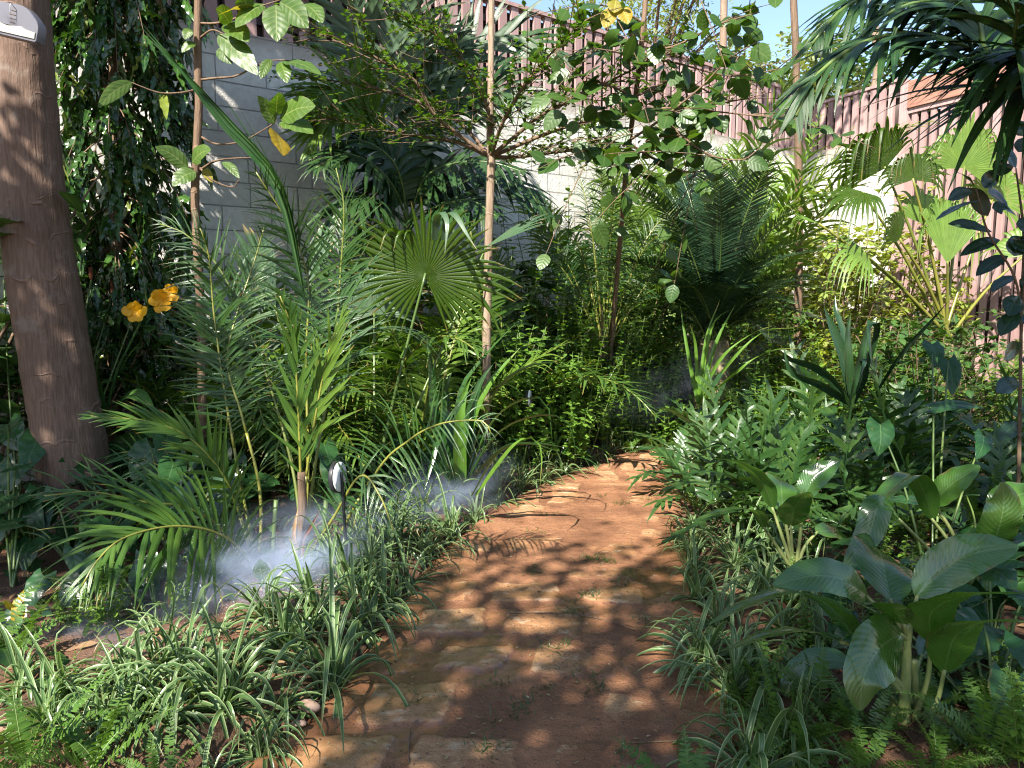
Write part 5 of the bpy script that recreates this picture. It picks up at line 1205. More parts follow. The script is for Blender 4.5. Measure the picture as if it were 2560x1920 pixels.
# mottled strap plant on the right
Yx = 5.3
xb = V(P(2130, 1000, Yx)[0], Yx, .05)
sx = thing('mottled_strap_plant', 'dark mottled upright strap leaves rising from the ferns', 'foliage plant', xb)
b_ = (2130, 1010, Yx)
for pts, wd, sd in (([b_, (2110, 900, 5.3), (2080, 820, 5.3), (2060, 768, 5.3)], .046, V(1, 0, .3)), ([b_, (2115, 860, 5.4), (2090, 780, 5.45), (2088, 738, 5.5)], .032, V(1, 0, .1)), ([b_, (2120, 900, 5.2), (2118, 830, 5.2), (2127, 785, 5.2)], .036, V(1, .1, 0)), ([b_, (2150, 900, 5.3), (2165, 830, 5.3), (2170, 800, 5.3)], .042, V(1, .1, 0)),
                    ([b_, (2180, 860, 5.2), (2190, 810, 5.1), (2175, 810, 5.05), (2180, 920, 5.0)], .034, V(.8, .4, 0)), ([(2190, 980, Yx), (2240, 900, 5.1), (2310, 820, 5.0), (2372, 752, 4.9)], .020, V(.7, -.3, .6)), ([b_, (2060, 930, 5.2), (1990, 900, 5.1), (1930, 890, 5.0)], .036, V(.2, -.7, .7)), ([b_, (2050, 960, 5.1), (1980, 930, 5.0), (1960, 870, 5.0)], .034, V(.5, -.5, .6)), ([b_, (2160, 940, 5.1), (2155, 900, 5.0), (2165, 900, 4.95), (2145, 960, 4.9)], .03, V(.8, .4, 0))):
    strap(sx, PP(*pts), wd, 'sans', side=sd, fold=.45, prof=lambda t: np.clip(np.minimum(.7 + t, 1) * (1 - t ** 4), .03, 1))
# bright sword leaves in front of the cycad
Yw = 6.4
wb = V(P(1740, 1000, Yw)[0], Yw, .05)
sw_ = thing('sword_leaf_lily', 'bright sunlit sword leaves before the dark cycad', 'lily', wb)
b_ = (1745, 1010, Yw)
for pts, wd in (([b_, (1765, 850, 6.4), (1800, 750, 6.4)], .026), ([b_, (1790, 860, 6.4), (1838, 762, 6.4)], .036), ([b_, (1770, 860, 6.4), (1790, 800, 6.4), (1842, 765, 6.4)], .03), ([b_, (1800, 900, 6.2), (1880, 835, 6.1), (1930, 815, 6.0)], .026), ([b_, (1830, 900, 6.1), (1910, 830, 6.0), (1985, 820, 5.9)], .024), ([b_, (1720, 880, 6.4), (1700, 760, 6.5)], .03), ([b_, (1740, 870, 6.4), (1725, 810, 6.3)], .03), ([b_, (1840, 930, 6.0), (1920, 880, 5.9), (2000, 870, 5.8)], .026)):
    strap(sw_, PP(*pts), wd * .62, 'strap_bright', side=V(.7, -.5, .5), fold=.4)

# lobed ferns shown large
hm = thing('monarch_fern', 'lobed fern with pale olive fronds rising behind the dumb canes', 'fern', G(2230, 1400, .08))
for R, wd, nl in (([(2280, 1250, 3.9), (2250, 1130, 3.9), (2216, 1060, 3.9), (2187, 940, 3.9)], .25, 6), ([(2120, 1240, 4.1), (2118, 1120, 4.1), (2125, 1040, 4.1), (2135, 940, 4.1)], .2, 6), ([(2280, 1300, 3.9), (2300, 1200, 3.9), (2360, 1120, 3.85), (2400, 1060, 3.8)], .2, 6)):
    monarch_frond(hm, [V(*G(2230, 1400, .08))] + PP(*R), wd, nl)
hm2 = thing('monarch_fern', 'lobed fern whose dark wavy fronds reach out over the path edge', 'fern', G(1880, 1330, .08))
for R, wd, nl in (([(1850, 1210, 4.3), (1780, 1180, 4.2), (1700, 1185, 4.1), (1600, 1175, 4.0)], .2, 6), ([(1840, 1240, 4.2), (1780, 1210, 4.0), (1700, 1210, 3.9), (1630, 1240, 3.8)], .18, 5), ([(1850, 1180, 4.4), (1800, 1100, 4.4), (1740, 1060, 4.4), (1660, 1010, 4.3)], .24, 7), ([(1880, 1150, 4.5), (1870, 1060, 4.5), (1830, 990, 4.5), (1750, 950, 4.5)], .26, 7), ([(1900, 1150, 4.5), (1920, 1050, 4.5), (1960, 980, 4.5)], .24, 6), ([(1850, 1280, 4.1), (1760, 1300, 3.9), (1690, 1340, 3.8), (1620, 1370, 3.75)], .14, 5)):
    monarch_frond(hm2, [V(*G(1880, 1330, .08))] + PP(*R), wd, nl)

# glossy heart leaves: right edge and under the palm at the left
def hearts(label, base, items, mat='philo'):
    t = thing('heart_leaf_plant', label, 'foliage plant', base)
    for (a, b, wd, up) in items:
        A, B = P(*a), P(*b); mid = (A + B) / 2 + nrm(up) * .02
        C = [A, mid, B]; rt_ = nrm(np.cross(B - A, nrm(up)))
        leaf_part(t, C, px_size(wd, a[2]), mat, [np.asarray(base), np.asarray(base) * .5 + A * .5 + V(0, 0, .08), A + (B - A) * .03], sr=.005, prof=w_heart, lobe=.22, fold=.2, ripple=.06, rfreq=4, side=rt_, n=16, cols=9)
    return t
f2 = V(0, -.9, .45)
hearts('glossy heart leaves at the path bend below the small dumb cane and ferns', G(2330, 1500, .08), [((2200, 1060, 3.8), (2195, 1140, 3.75), 38, f2), ((2460, 1090, 3.9), (2440, 1150, 3.8), 26, f2), ((2330, 1020, 4.0), (2460, 1020, 3.9), 32, V(0, -.4, 1)), ((2370, 900, 4.4), (2380, 990, 4.3), 30, f2), ((2330, 860, 4.6), (2340, 920, 4.5), 28, f2)])
hearts('very dark wet heart leaves in the lower corner behind the large dumb cane', G(2480, 1830, .05), [((2460, 1560, 2.7), (2400, 1640, 2.6), 70, V(0, -.6, .8)), ((2420, 1700, 2.6), (2490, 1800, 2.5), 70, f2), ((2530, 1700, 2.4), (2530, 1900, 2.3), 70, f2), ((2380, 1480, 2.9), (2470, 1560, 2.8), 60, V(0, -.6, .8)), ((2150, 1750, 2.75), (2120, 1850, 2.7), 44, f2), ((2470, 1420, 3.0), (2540, 1480, 2.9), 60, V(0, -.5, .9)), ((2560, 1600, 2.5), (2600, 1720, 2.4), 60, f2), ((2150, 1560, 2.8), (2080, 1620, 2.75), 44, V(0, -.7, .7)), ((2360, 1760, 2.7), (2330, 1860, 2.65), 56, f2), ((2100, 1480, 2.95), (2060, 1540, 2.9), 40, V(0, -.5, .8)), ((2560, 1480, 2.8), (2610, 1560, 2.7), 56, V(0, -.5, .9))])
hearts('dark wet heart leaves hanging under the low palm frond', G(400, 1600, .05), [((355, 1420, 3.5), (352, 1515, 3.4), 34, f2), ((365, 1390, 3.5), (395, 1500, 3.45), 34, f2), ((470, 1480, 3.55), (510, 1600, 3.5), 44, f2), ((300, 1480, 3.4), (290, 1590, 3.35), 34, f2), ((270, 1560, 3.3), (265, 1690, 3.2), 36, f2), ((200, 1440, 3.5), (150, 1560, 3.4), 36, f2), ((440, 1390, 3.7), (420, 1450, 3.65), 30, f2), ((40, 1530, 3.2), (20, 1620, 3.15), 34, f2), ((530, 1400, 3.8), (540, 1470, 3.75), 34, f2), ((110, 1440, 3.5), (70, 1530, 3.4), 36, f2), ((240, 1400, 3.6), (200, 1490, 3.5), 34, f2), ((370, 1560, 3.4), (350, 1650, 3.35), 36, f2), ((100, 1540, 3.3), (120, 1640, 3.2), 34, f2)])
hearts('broad mid green heart leaves between the leaning trunk and palm stalks', G(420, 1380, .06), [((380, 1120, 4.6), (330, 1200, 4.5), 50, f2), ((470, 1150, 4.6), (500, 1230, 4.5), 44, f2), ((400, 1230, 4.5), (430, 1320, 4.4), 44, f2), ((520, 1250, 4.5), (560, 1330, 4.4), 40, f2), ((330, 1260, 4.6), (290, 1330, 4.5), 40, f2), ((460, 1320, 4.3), (480, 1390, 4.2), 40, f2), ((300, 1120, 4.9), (270, 1200, 4.8), 44, f2), ((580, 1150, 4.7), (600, 1220, 4.6), 40, f2)])
hearts('broad heart leaves left of the leaning trunk', G(30, 1480, .06), [((40, 1160, 4.3), (-10, 1260, 4.2), 44, f2), ((60, 1240, 4.1), (110, 1330, 4.0), 40, f2), ((10, 1290, 4.0), (-30, 1380, 3.9), 44, f2), ((80, 1350, 3.9), (60, 1430, 3.8), 40, f2), ((20, 1060, 4.6), (60, 1130, 4.5), 40, f2)])
yl = thing('yellowed_canna', 'yellow withered leaf on a low canna beside the dark heart leaves', 'flowering plant', G(60, 1640, .05))
for a, b, wd in (((30, 1560, 3.0), (60, 1475, 3.0), 14), ((35, 1500, 3.0), (60, 1550, 2.95), 18), ((40, 1530, 3.0), (10, 1500, 2.95), 12)): pleaf(yl, a, b, wd, 'yellowleaf', up=front)
mb = MB(); tube(mb, spline([G(60, 1640, .05), P(40, 1560, 3.0)], 8), .005, 6); part('stem', mb, M['canna'], yl)

# dark leaved shrub at the right edge
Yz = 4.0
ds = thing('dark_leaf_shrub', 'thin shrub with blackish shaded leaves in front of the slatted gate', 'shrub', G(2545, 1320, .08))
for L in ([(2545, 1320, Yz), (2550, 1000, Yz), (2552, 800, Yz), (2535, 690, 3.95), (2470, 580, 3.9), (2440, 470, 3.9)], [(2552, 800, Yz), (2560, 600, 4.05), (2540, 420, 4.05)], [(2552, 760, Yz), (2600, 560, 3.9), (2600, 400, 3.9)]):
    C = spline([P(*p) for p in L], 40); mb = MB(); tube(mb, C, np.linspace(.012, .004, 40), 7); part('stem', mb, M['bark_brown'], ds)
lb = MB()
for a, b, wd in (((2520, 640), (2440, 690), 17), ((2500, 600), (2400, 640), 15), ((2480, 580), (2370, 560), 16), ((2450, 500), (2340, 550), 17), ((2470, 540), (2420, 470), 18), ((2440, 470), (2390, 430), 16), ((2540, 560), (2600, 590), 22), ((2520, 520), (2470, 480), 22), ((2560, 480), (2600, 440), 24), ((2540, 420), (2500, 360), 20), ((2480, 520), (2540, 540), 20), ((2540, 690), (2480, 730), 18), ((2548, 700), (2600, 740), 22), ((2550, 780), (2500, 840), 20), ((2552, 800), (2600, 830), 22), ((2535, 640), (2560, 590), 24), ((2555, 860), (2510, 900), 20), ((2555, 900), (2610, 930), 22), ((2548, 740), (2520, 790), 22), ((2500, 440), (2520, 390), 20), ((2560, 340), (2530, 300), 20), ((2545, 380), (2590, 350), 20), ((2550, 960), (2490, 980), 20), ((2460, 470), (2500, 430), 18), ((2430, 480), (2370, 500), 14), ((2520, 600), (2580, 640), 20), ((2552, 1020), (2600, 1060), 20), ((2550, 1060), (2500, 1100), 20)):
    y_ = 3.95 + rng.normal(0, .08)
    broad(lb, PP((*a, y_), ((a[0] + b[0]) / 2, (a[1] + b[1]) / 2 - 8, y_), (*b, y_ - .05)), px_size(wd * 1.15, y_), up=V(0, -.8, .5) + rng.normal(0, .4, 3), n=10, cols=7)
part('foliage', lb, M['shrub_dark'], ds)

# garden lamps
def garden_lamp(bpx, cpx, rpx, Yl, label, yaw):
    b = G(*bpx, .03) if Yl is None else V(P(bpx[0], bpx[1], Yl)[0], Yl, .03); Yl = b[1]
    t = thing('garden_lamp', label, 'garden lamp', b)
    c = P(*cpx, Yl); R = px_size(rpx, Yl)
    nrm_ = nrm(V(math.sin(yaw), -math.cos(yaw), .05)); ex = nrm(np.cross(Z, nrm_)) * -1; ey = nrm(np.cross(nrm_, ex)); ey = ey if ey[2] > 0 else -ey
    th = np.linspace(0, 2 * PI, 40, endpoint=False)
    ring = np.stack([np.cos(th) * R, np.sin(th) * R], 1)
    mb = MB(); slab(mb, ring, c - nrm_ * .018, ex, ey, nrm_, .022, .003); part('housing', mb, M['black'], t)
    th2 = np.linspace(-PI / 2 + .2, 1.5 * PI - .2, 40)
    mb = MB(); slab(mb, ring * .93, c + nrm_ * .005, ex, ey, nrm_, .008, .003); part('diffuser', mb, M['white_glass'], t)
    mb = MB(); foot = c - ey * R * 1.02 + nrm_ * .017; tube(mb, spline([b - V(0, 0, .1), foot, c + ey * R * .28 + nrm_ * .019], 24), .0085, 8); part('pole', mb, M['black'], t)
    return t
garden_lamp((872, 1440), (846, 1192), 41, None, 'black garden lamp with a white disc head by the low palm frond', 1.36)
garden_lamp((1318, 1180), (1322, 998), 24, 6.2, 'distant garden lamp with a white disc head among strap leaves', 1.35)
# ---------------------------------------------------------------- repeated plants
ONES = ['', 'first', 'second', 'third', 'fourth', 'fifth', 'sixth', 'seventh', 'eighth', 'ninth', 'tenth', 'eleventh', 'twelfth', 'thirteenth', 'fourteenth', 'fifteenth', 'sixteenth', 'seventeenth', 'eighteenth', 'nineteenth']
TENS = {2: 'twent', 3: 'thirt', 4: 'fort', 5: 'fift', 6: 'sixt', 7: 'sevent'}
ORD = [ONES[n] if n < 20 else TENS[n // 10] + ('ieth' if n % 10 == 0 else 'y-' + ONES[n % 10]) for n in range(1, 80)]
def put(protos, spots, lab, group, tilt=.12, zoff=-.01):
    """Copies of a kind; spots are (x, y, scale) on the ground; lab(i, x, y) words the label."""
    spots = sorted(spots, key=lambda s: s[1])
    for i, (x, y, s) in enumerate(spots):
        p = protos[int(rng.integers(len(protos)))]
        dup(p, (x, y, max(gz(x, y), 0) + zoff), rng.uniform(0, 6.28), s, lab(i, x, y), tuple(rng.normal(0, tilt, 2)), group)
def gp(px, py, s, z=.06):
    a = G(px, py, z); return (a[0], a[1], s)
SPI = [make_spider(100 + k, nb=int(34 + 3 * k), L=.41 + .03 * (k % 3), W=.0100 + .0014 * (k % 2)) for k in range(6)]
edge_l = [gp(*a) for a in ((820, 1690, 1.3), (650, 1850, .75), (560, 1790, 1.0), (455, 1765, 1.15), (350, 1770, 1.0), (250, 1840, .75), (890, 1560, 1.05), (960, 1490, 1.05), (1015, 1435, 1.0), (1062, 1375, .95), (1125, 1325, .95), (1185, 1280, .9), (1245, 1240, .9), (1295, 1210, .9), (1355, 1190, .85), (1410, 1170, .85), (1470, 1145, .8), (1520, 1125, .8), (1565, 1108, .75))]
back_l = [gp(*a) for a in ((720, 1640, 1.05), (800, 1560, 1.05), (880, 1480, 1.0), (930, 1420, 1.0), (985, 1370, 1.0), (1050, 1310, .95), (1110, 1270, .95), (1170, 1230, .9), (1240, 1195, .9), (1310, 1170, .9), (600, 1690, .9), (510, 1690, .9), (840, 1440, .95), (900, 1370, .95), (960, 1320, .95), (1020, 1265, .9), (1380, 1145, .85), (1450, 1120, .8), (160, 1780, .9), (60, 1740, .8), (120, 1850, .8), (430, 1830, .8), (330, 1850, .7), (400, 1700, .9), (290, 1720, .85), (700, 1760, .8), (760, 1600, .95), (670, 1560, .9), (910, 1510, .9))]
put(SPI, edge_l, lambda i, x, y: f"striped spider plant arching over the misty path edge, {ORD[i]} from the camera", 'striped spider plants edging the path', .1)
put(SPI, back_l, lambda i, x, y: f"striped spider plant in the misty inner row, {ORD[i]} from the near end", 'striped spider plants edging the path', .12)
edge_r = [gp(*a) for a in ((1880, 1900, 1.15), (1985, 1830, .9), (1750, 1620, 1.1), (1800, 1540, 1.05), (1740, 1470, 1.05), (1730, 1400, 1.0), (1830, 1700, .9), (1840, 1430, 1.0), (1900, 1500, 1.05), (1960, 1590, 1.05), (1740, 1350, .85), (1860, 1360, .95), (1930, 1420, 1.0), (2010, 1520, 1.0), (1735, 1300, .8), (1870, 1640, 1.0), (2060, 1640, .9))]
put(SPI, edge_r, lambda i, x, y: f"cream striped spider plant on the dumb cane side, {ORD[i]} from the camera", 'striped spider plants edging the path', .1)

BOS = [make_boston(200 + k, nf=9 + 2 * (k % 3), L=.40 + .05 * (k % 3), up=62 - 8 * (k % 2)) for k in range(4)]
ferns = [gp(*a) for a in ((1950, 1840, .8), (2050, 1800, .85), (1860, 1760, .75), (1740, 1990, .9), (1880, 1330, .95), (1950, 1330, 1.0), (2060, 1370, 1.1), (2140, 1300, 1.2), (2420, 1330, 1.1), (2500, 1290, 1.2), (1760, 1270, .8), (1800, 1310, .85), (60, 1960, .95), (230, 1960, .9), (390, 1990, .5), (30, 1660, .9), (2460, 1790, .8), (2120, 1840, .7), (2180, 1870, .6), (2380, 1900, .6), (2010, 1880, .8), (1900, 1700, .8), (2320, 1800, .7), (2150, 1935, .7), (2060, 1960, .6), (2340, 1960, .7), (2490, 1930, .8))]
ferns2 = [(x, y, s) for (x, y, s) in [gp(*a, .05) for a in ((1540, 1090, 1.0), (1500, 1075, 1.1), (1590, 1075, 1.0), (1640, 1080, 1.0), (1570, 1118, .9), (1615, 1112, .9), (1665, 1112, .9), (1530, 1105, 1.0), (1330, 1150, 1.0), (1390, 1120, 1.0), (1290, 1180, .9), (1430, 1090, 1.0), (1100, 1200, .9), (1180, 1190, .9), (860, 1320, .8), (2440, 1190, 1.0), (2530, 1200, 1.1))]]
put(BOS, ferns, lambda i, x, y: f"light green sword fern low in the {'dumb cane' if x > 0 else 'misty'} bed, {ORD[i]} from the camera", 'sword ferns in the beds', .1)
put(BOS, ferns2, lambda i, x, y: f"light green sword fern in the sunny far planting, {ORD[i]} beyond the path bend", 'sword ferns in the beds', .1)
MON = [make_monarch(300 + k, nf=8 + k, L=.75 + .08 * k, wd=.22 + .03 * k) for k in range(3)]
mons = [(1.45, 5.0, 1.0), (1.9, 5.3, 1.0), (1.3, 5.7, .95), (1.7, 4.6, .9), (2.2, 4.7, 1.0), (1.25, 4.6, .8), (2.7, 5.2, 1.1), (2.3, 5.9, 1.0), (1.6, 6.2, .9), (3.0, 4.5, 1.0), (2.0, 4.1, .85), (2.6, 4.0, .9), (3.2, 5.9, 1.1), (2.0, 6.7, 1.0), (2.7, 6.6, 1.1), (3.5, 5.2, 1.0), (1.5, 4.05, .6)]
put(MON, mons, lambda i, x, y: f"dark wavy lobed fern in the bed beyond the dumb canes, {ORD[i]} from the camera", 'lobed ferns in the bed by the gate', .1)
HRT = [make_heart(400 + k, nf=9 + k, L=.22, H=.36 + .06 * k) for k in range(3)]
hs = [(-2.3, 3.9, 1.0), (-1.9, 4.2, 1.0), (-2.7, 4.2, 1.0), (-2.2, 4.6, 1.1), (-3.1, 3.9, 1.0), (-2.3, 4.2, 1.1), (-1.7, 4.5, 1.1), (-1.3, 4.9, 1.1), (-2.9, 4.9, 1.2), (-1.95, 5.2, 1.2), (2.2, 3.5, 1.0), (2.6, 3.3, 1.1), (1.9, 2.9, .8), (2.3, 2.8, 1.0), (-3.3, 4.3, 1.2), (3.1, 3.7, 1.1), (1.75, 3.3, .7), (2.5, 4.9, 1.1), (3.3, 4.9, 1.2), (-.75, 5.6, 1.0), (-.35, 6.1, 1.0), (1.5, 2.75, .6), (1.75, 2.5, .7), (1.45, 3.1, .6), (2.0, 2.35, .8)]
put(HRT, hs, lambda i, x, y: f"glossy dark heart leaf plant filling the {'dumb cane bed' if x > 0 else 'bed under feather palms'}, {ORD[i]} from the camera", 'heart leaf plants filling the beds', .1)
HRB = [make_herb(500 + k, ns=9 + k, H=.5 + .12 * k, leafL=.058 + .008 * k) for k in range(4)]
def scatter(n, x0, x1, y0, y1, s0, s1, seed, avoid_path=True):
    r = np.random.default_rng(seed); out = []
    while len(out) < n:
        x, y = r.uniform(x0, x1), r.uniform(y0, y1)
        if avoid_path and xl(y) - .12 < x < xr(y) + .12 and y < 7.2: continue
        if (V(x, y, 0) - CORNER) @ V(.643, -.766, 0) < .35 or (V(x, y, 0) - CORNER) @ V(-.927, -.375, 0) < .35: continue
        if out and min((x - a) ** 2 + (y - b) ** 2 for a, b, _ in out) < .03: continue
        out.append((x, y, r.uniform(s0, s1)))
    return out
hb = scatter(34, -.5, 1.6, 6.2, 8.6, .8, 1.4, 1) + scatter(16, .5, 2.2, 7.22, 8.1, .6, 1.2, 11)
put(HRB, hb, lambda i, x, y: f"sunlit upright small leaved herb around the feather palm base, {ORD[i]} from the camera", 'small leaved herbs in the middle bed', .1)
hb2 = scatter(24, -2.6, -.3, 5.2, 7.4, .7, 1.2, 2)
put(HRB, hb2, lambda i, x, y: f"small leaved herb in the dim bed between the canna and lily, {ORD[i]} from the camera", 'small leaved herbs in the middle bed', .1)
hb3 = scatter(24, 1.9, 4.6, 6.0, 9.6, .8, 1.4, 3)
put(HRB, hb3, lambda i, x, y: f"small leaved herb between cycad and gate fan palm, {ORD[i]} from the camera", 'small leaved herbs in the middle bed', .1)
hb4 = scatter(9, -2.6, -1.3, 2.5, 4.4, .25, .45, 6) + scatter(16, 1.0, 2.6, 2.2, 4.0, .3, .6, 7)
put(HRB, hb4, lambda i, x, y: f"low small leaved herb in the {'dumb cane' if x > 0 else 'misty near'} bed, {ORD[i]} from the camera", 'small leaved herbs in the middle bed', .1)
TAL = [make_herb(540 + k, ns=11, H=1.75, leafL=.085, mat='weed', spread=.32, lw=.36, name='tall_leafy_stems', cat='shrub') for k in range(2)]
put(TAL, [(-.35, 7.0, 1.0), (.1, 7.3, 1.1), (.5, 7.0, .9), (.45, 7.8, 1.2), (1.05, 7.9, 1.1), (-.75, 6.7, .95), (.95, 7.4, .8), (1.45, 8.3, 1.1), (2.6, 7.6, .8), (3.0, 7.0, .75), (-1.6, 5.9, .9), (.2, 8.2, 1.3)], lambda i, x, y: f"tall thin leafy stems screening the wall, {ORD[i]} from the camera", 'tall leafy stems in the middle of the bed', .05)
STR = [make_straps(600 + k, nb=16, L=.55 + .1 * k, W=.016 + .004 * k, mat=['strap', 'strap_bright'][k % 2]) for k in range(3)]
st = scatter(18, -1.2, 1.3, 5.9, 8.0, .7, 1.2, 4) + scatter(12, 1.6, 3.8, 5.5, 8.2, .8, 1.3, 5)
put(STR, st, lambda i, x, y: f"arching strap leaved plant among herbs and ferns, {ORD[i]} from the camera", 'strap leaved plants in the beds', .1)
SHR = [make_shrub(700, 1.2, .55, 460, .09), make_shrub(701, 1.5, .6, 520, .11), make_shrub(702, 1.0, .5, 420, .075)]
sh = [(-3.6, 5.0, 1.5), (-3.15, 5.3, 1.4), (-3.9, 4.9, 1.6), (-3.0, 5.6, .9), (-2.4, 6.1, .8), (-1.8, 6.6, .75), (-1.2, 7.0, .8), (-.6, 7.5, .85), (0.0, 8.0, 1.0), (.6, 8.5, 1.1), (1.2, 9.0, 1.1), (1.8, 9.5, 1.1), (2.4, 10.0, 1.1), (.4, 7.3, .8), (-.2, 6.9, .7), (1.4, 8.1, .9), (-4.2, 4.4, 1.1), (.95, 7.6, .8), (-1.5, 6.9, 1.2), (-.1, 7.9, 1.1)]
put(SHR, sh, lambda i, x, y: f"dense leafy shrub at the foot of the long grey wall, {ORD[i]} along it", 'leafy shrubs along the wall', .08)
shr2 = [(3.4, 6.3, .75), (4.0, 6.6, .8), (4.4, 7.4, .9), (3.7, 7.6, .75), (4.9, 8.6, 1.0), (3.3, 9.4, .8), (4.2, 5.6, .8), (4.8, 6.4, 1.0)]
put(SHR, shr2, lambda i, x, y: f"dense leafy shrub near the slatted gate, {ORD[i]} from the camera", 'leafy shrubs along the wall', .08)
PAL = make_shrub(710, 2.0, .8, 900, .085, .42, 'shrub_pale', .6, 'pale_creeper', 12); PAL['category'] = 'creeper'
put([PAL], [(3.9, 11.3, 1.2), (4.6, 10.8, 1.25), (4.95, 10.2, 1.2), (3.2, 10.9, 1.05), (4.4, 11.8, 1.3), (4.3, 10.0, 1.0), (5.2, 9.6, .9)], lambda i, x, y: f"pale yellow green creeper mass on the sunlit white wall, {ORD[i]} from the gate", 'pale creepers on the white wall', .05)
CRO = make_shrub(720, 1.0, .45, 230, .16, .24, 'croton', .5, 'croton', 8)
put([CRO], [(3.35, 8.9, .85), (3.9, 9.1, .9), (2.9, 9.6, .9)], lambda i, x, y: f"bright yellow croton in full sun behind the cycad, {ORD[i]} from the camera", 'yellow crotons in the sun', .05)
PCL = [make_palm_clump(800, 8, 1.2, .3, .012, 'areca_mid'), make_palm_clump(801, 9, 1.0, .26, .011, 'areca_pale')]
put(PCL, [(-1.55, 5.6, .9), (-2.15, 5.5, .85), (-.95, 6.2, .8), (2.9, 8.0, .9), (3.9, 8.2, .9), (5.0, 7.6, 1.0), (1.05, 9.2, 1.0), (-.45, 7.0, .9), (2.3, 9.0, 1.1), (.2, 7.5, 1.3), (.75, 8.0, 1.4), (-.75, 6.8, 1.3), (1.6, 8.7, 1.4), (-.2, 7.6, 1.5), (-1.75, 5.9, 1.7), (-1.2, 6.4, 1.8), (-.75, 5.9, 1.5), (-2.3, 5.6, 1.5), (-.2, 6.8, 1.6), (-1.0, 7.0, 1.9), (.6, 8.2, 1.7)], lambda i, x, y: f"young feather palm clump deep in the planting, {ORD[i]} from the camera", 'young feather palms in the planting', .06)
# tall airy palm in the light before the wall, right of the middle
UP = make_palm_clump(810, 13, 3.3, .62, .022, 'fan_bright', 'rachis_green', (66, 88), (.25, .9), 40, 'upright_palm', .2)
put([UP], [(2.0, 9.5, 1.2)], lambda i, x, y: 'bright upright feather palm behind the cycad before the white wall', 'upright palms before the wall', .03)
put([UP], [(1.2, 8.9, .95)], lambda i, x, y: 'upright feather palm behind the round leaf tree', 'upright palms before the wall', .03)
put([UP], [(2.95, 10.3, 1.15)], lambda i, x, y: 'upright feather palm in the wall corner behind the yellow crotons', 'upright palms before the wall', .03)
for p in SPI + BOS + MON + HRT + HRB + TAL + STR + SHR + [PAL, CRO, UP] + PCL: kill(p)

# slender trunks of trees near the corner
for px, py0, px1, Y_, r_, lab in ((1990, 0, 1998, 9.6, .052, 'straight brown trunk rising behind the cycad against the sky'), (2190, 60, 2090, 15.5, .10, 'thin pale leaning trunk behind the fence near the wall corner'), (1815, 120, 1880, 14.5, .08, 'pale slender trunk behind the long fence')):
    b = V(P(px1, 800, Y_)[0], Y_, -.05); t = thing('slender_tree', lab, 'tree', b)
    C = spline([b, P(px1, 600, Y_), P(px, py0 + 150, Y_), P(px - 6, py0 - 60, Y_), P(px + 10, -500, Y_)], 40)
    mb = MB(); tube(mb, C, np.linspace(r_, r_ * .7, 40), 10); part('trunk', mb, M['bark_pale' if 'pale' in lab else 'bark_brown'], t)
    crown(t, C[-1] + V(0, 0, .6), (1.6, 1.6, .8), 700, .13, 'canopy', C[-1] - V(0, 0, .3), r_ * .8, 6, 31, 8)

# trees beyond the wall
def far_tree(b, H, rad, nl, leafL, mat, lab, seed, name='tree_beyond_wall', lw=.4, cz=.75):
    t = thing(name, lab, 'tree', b)
    top = V(b[0], b[1], H * cz)
    mb = MB(); tube(mb, spline([V(*b), V(b[0] + .2, b[1], H * .35), V(b[0], b[1], H * .6)], 20), np.linspace(.22, .12, 20), 10); part('trunk', mb, M['bark_pale'], t)
    crown(t, top, rad, nl, leafL, mat, V(b[0], b[1], H * .58), .14, 12, seed, 22, lw)
far_tree((3.0, 17.5, 0), 9.5, (3.0, 2.2, 2.2), 4200, .17, 'feather', 'pale feathery tree beyond the long wall fence against the blue sky', 41, lw=.16)
far_tree((7.0, 20.0, 0), 8.0, (3.2, 2.5, 1.9), 4200, .17, 'feather', 'bushy pale green tree beyond the wall corner', 42)
far_tree((9.6, 22.0, 0), 8.6, (3.2, 2.5, 2.0), 3600, .17, 'canopy', 'rounded green tree beyond the slatted gate', 43)
far_tree((5.0, 24.0, 0), 8.6, (3.0, 2.5, 2.0), 3600, .17, 'feather', 'distant pale tree seen between two nearer crowns beyond the corner', 44)

# ---------------------------------------------------------------- low growth, litter, twigs
def stuff(name, mb, mat): return structure(name, mb, M[mat] if isinstance(mat, str) else mat, (0, 0, 0), 'stuff')
n = 9000; x = rng.uniform(-4.5, 5.5, n); y = rng.uniform(2.2, 11.5, n)
ok = ((x < xl(y) - .18) | (x > xr(y) + .18) | (y > 8.2)) & (np.stack([x, y], 1) @ V(.643, -.766) > (CORNER @ V(.643, -.766, 0)) + .2) & ((np.stack([x, y], 1) @ V(-.927, -.375)) > (CORNER @ V(-.927, -.375, 0)) + .2) & (rng.random(n) < np.where(y < 3.6, .25, 1))
x, y = x[ok], y[ok]; n = len(x)
lb = MB(); d = rdir(n, 15, 85); l = rng.uniform(.05, .14, n)
leafs(lb, np.stack([x, y, bed(x, y) - .005], 1), d, l, l * rng.uniform(.1, .4, n), droop=.8, n=5, cols=3, prof=w_oval); stuff('undergrowth', lb, 'shrub')
n = 1500; x = rng.uniform(-3, 3, n); y = rng.uniform(1.6, 6, n); ok = ((x < xl(y) + .02) | (x > xr(y) - .02)); x, y = x[ok], y[ok]; n = len(x)
lb = MB(); a = rng.uniform(0, 6.28, n); d = np.stack([np.cos(a), np.sin(a), rng.uniform(-.1, .3, n)], 1); l = rng.uniform(.02, .10, n)
leafs(lb, np.stack([x, y, bed(x, y) + .008], 1), d, l, l * rng.uniform(.06, .3, n), droop=.3, n=5, cols=3, roll=rng.normal(0, .5, n)); stuff('leaf_litter', lb, 'dry')
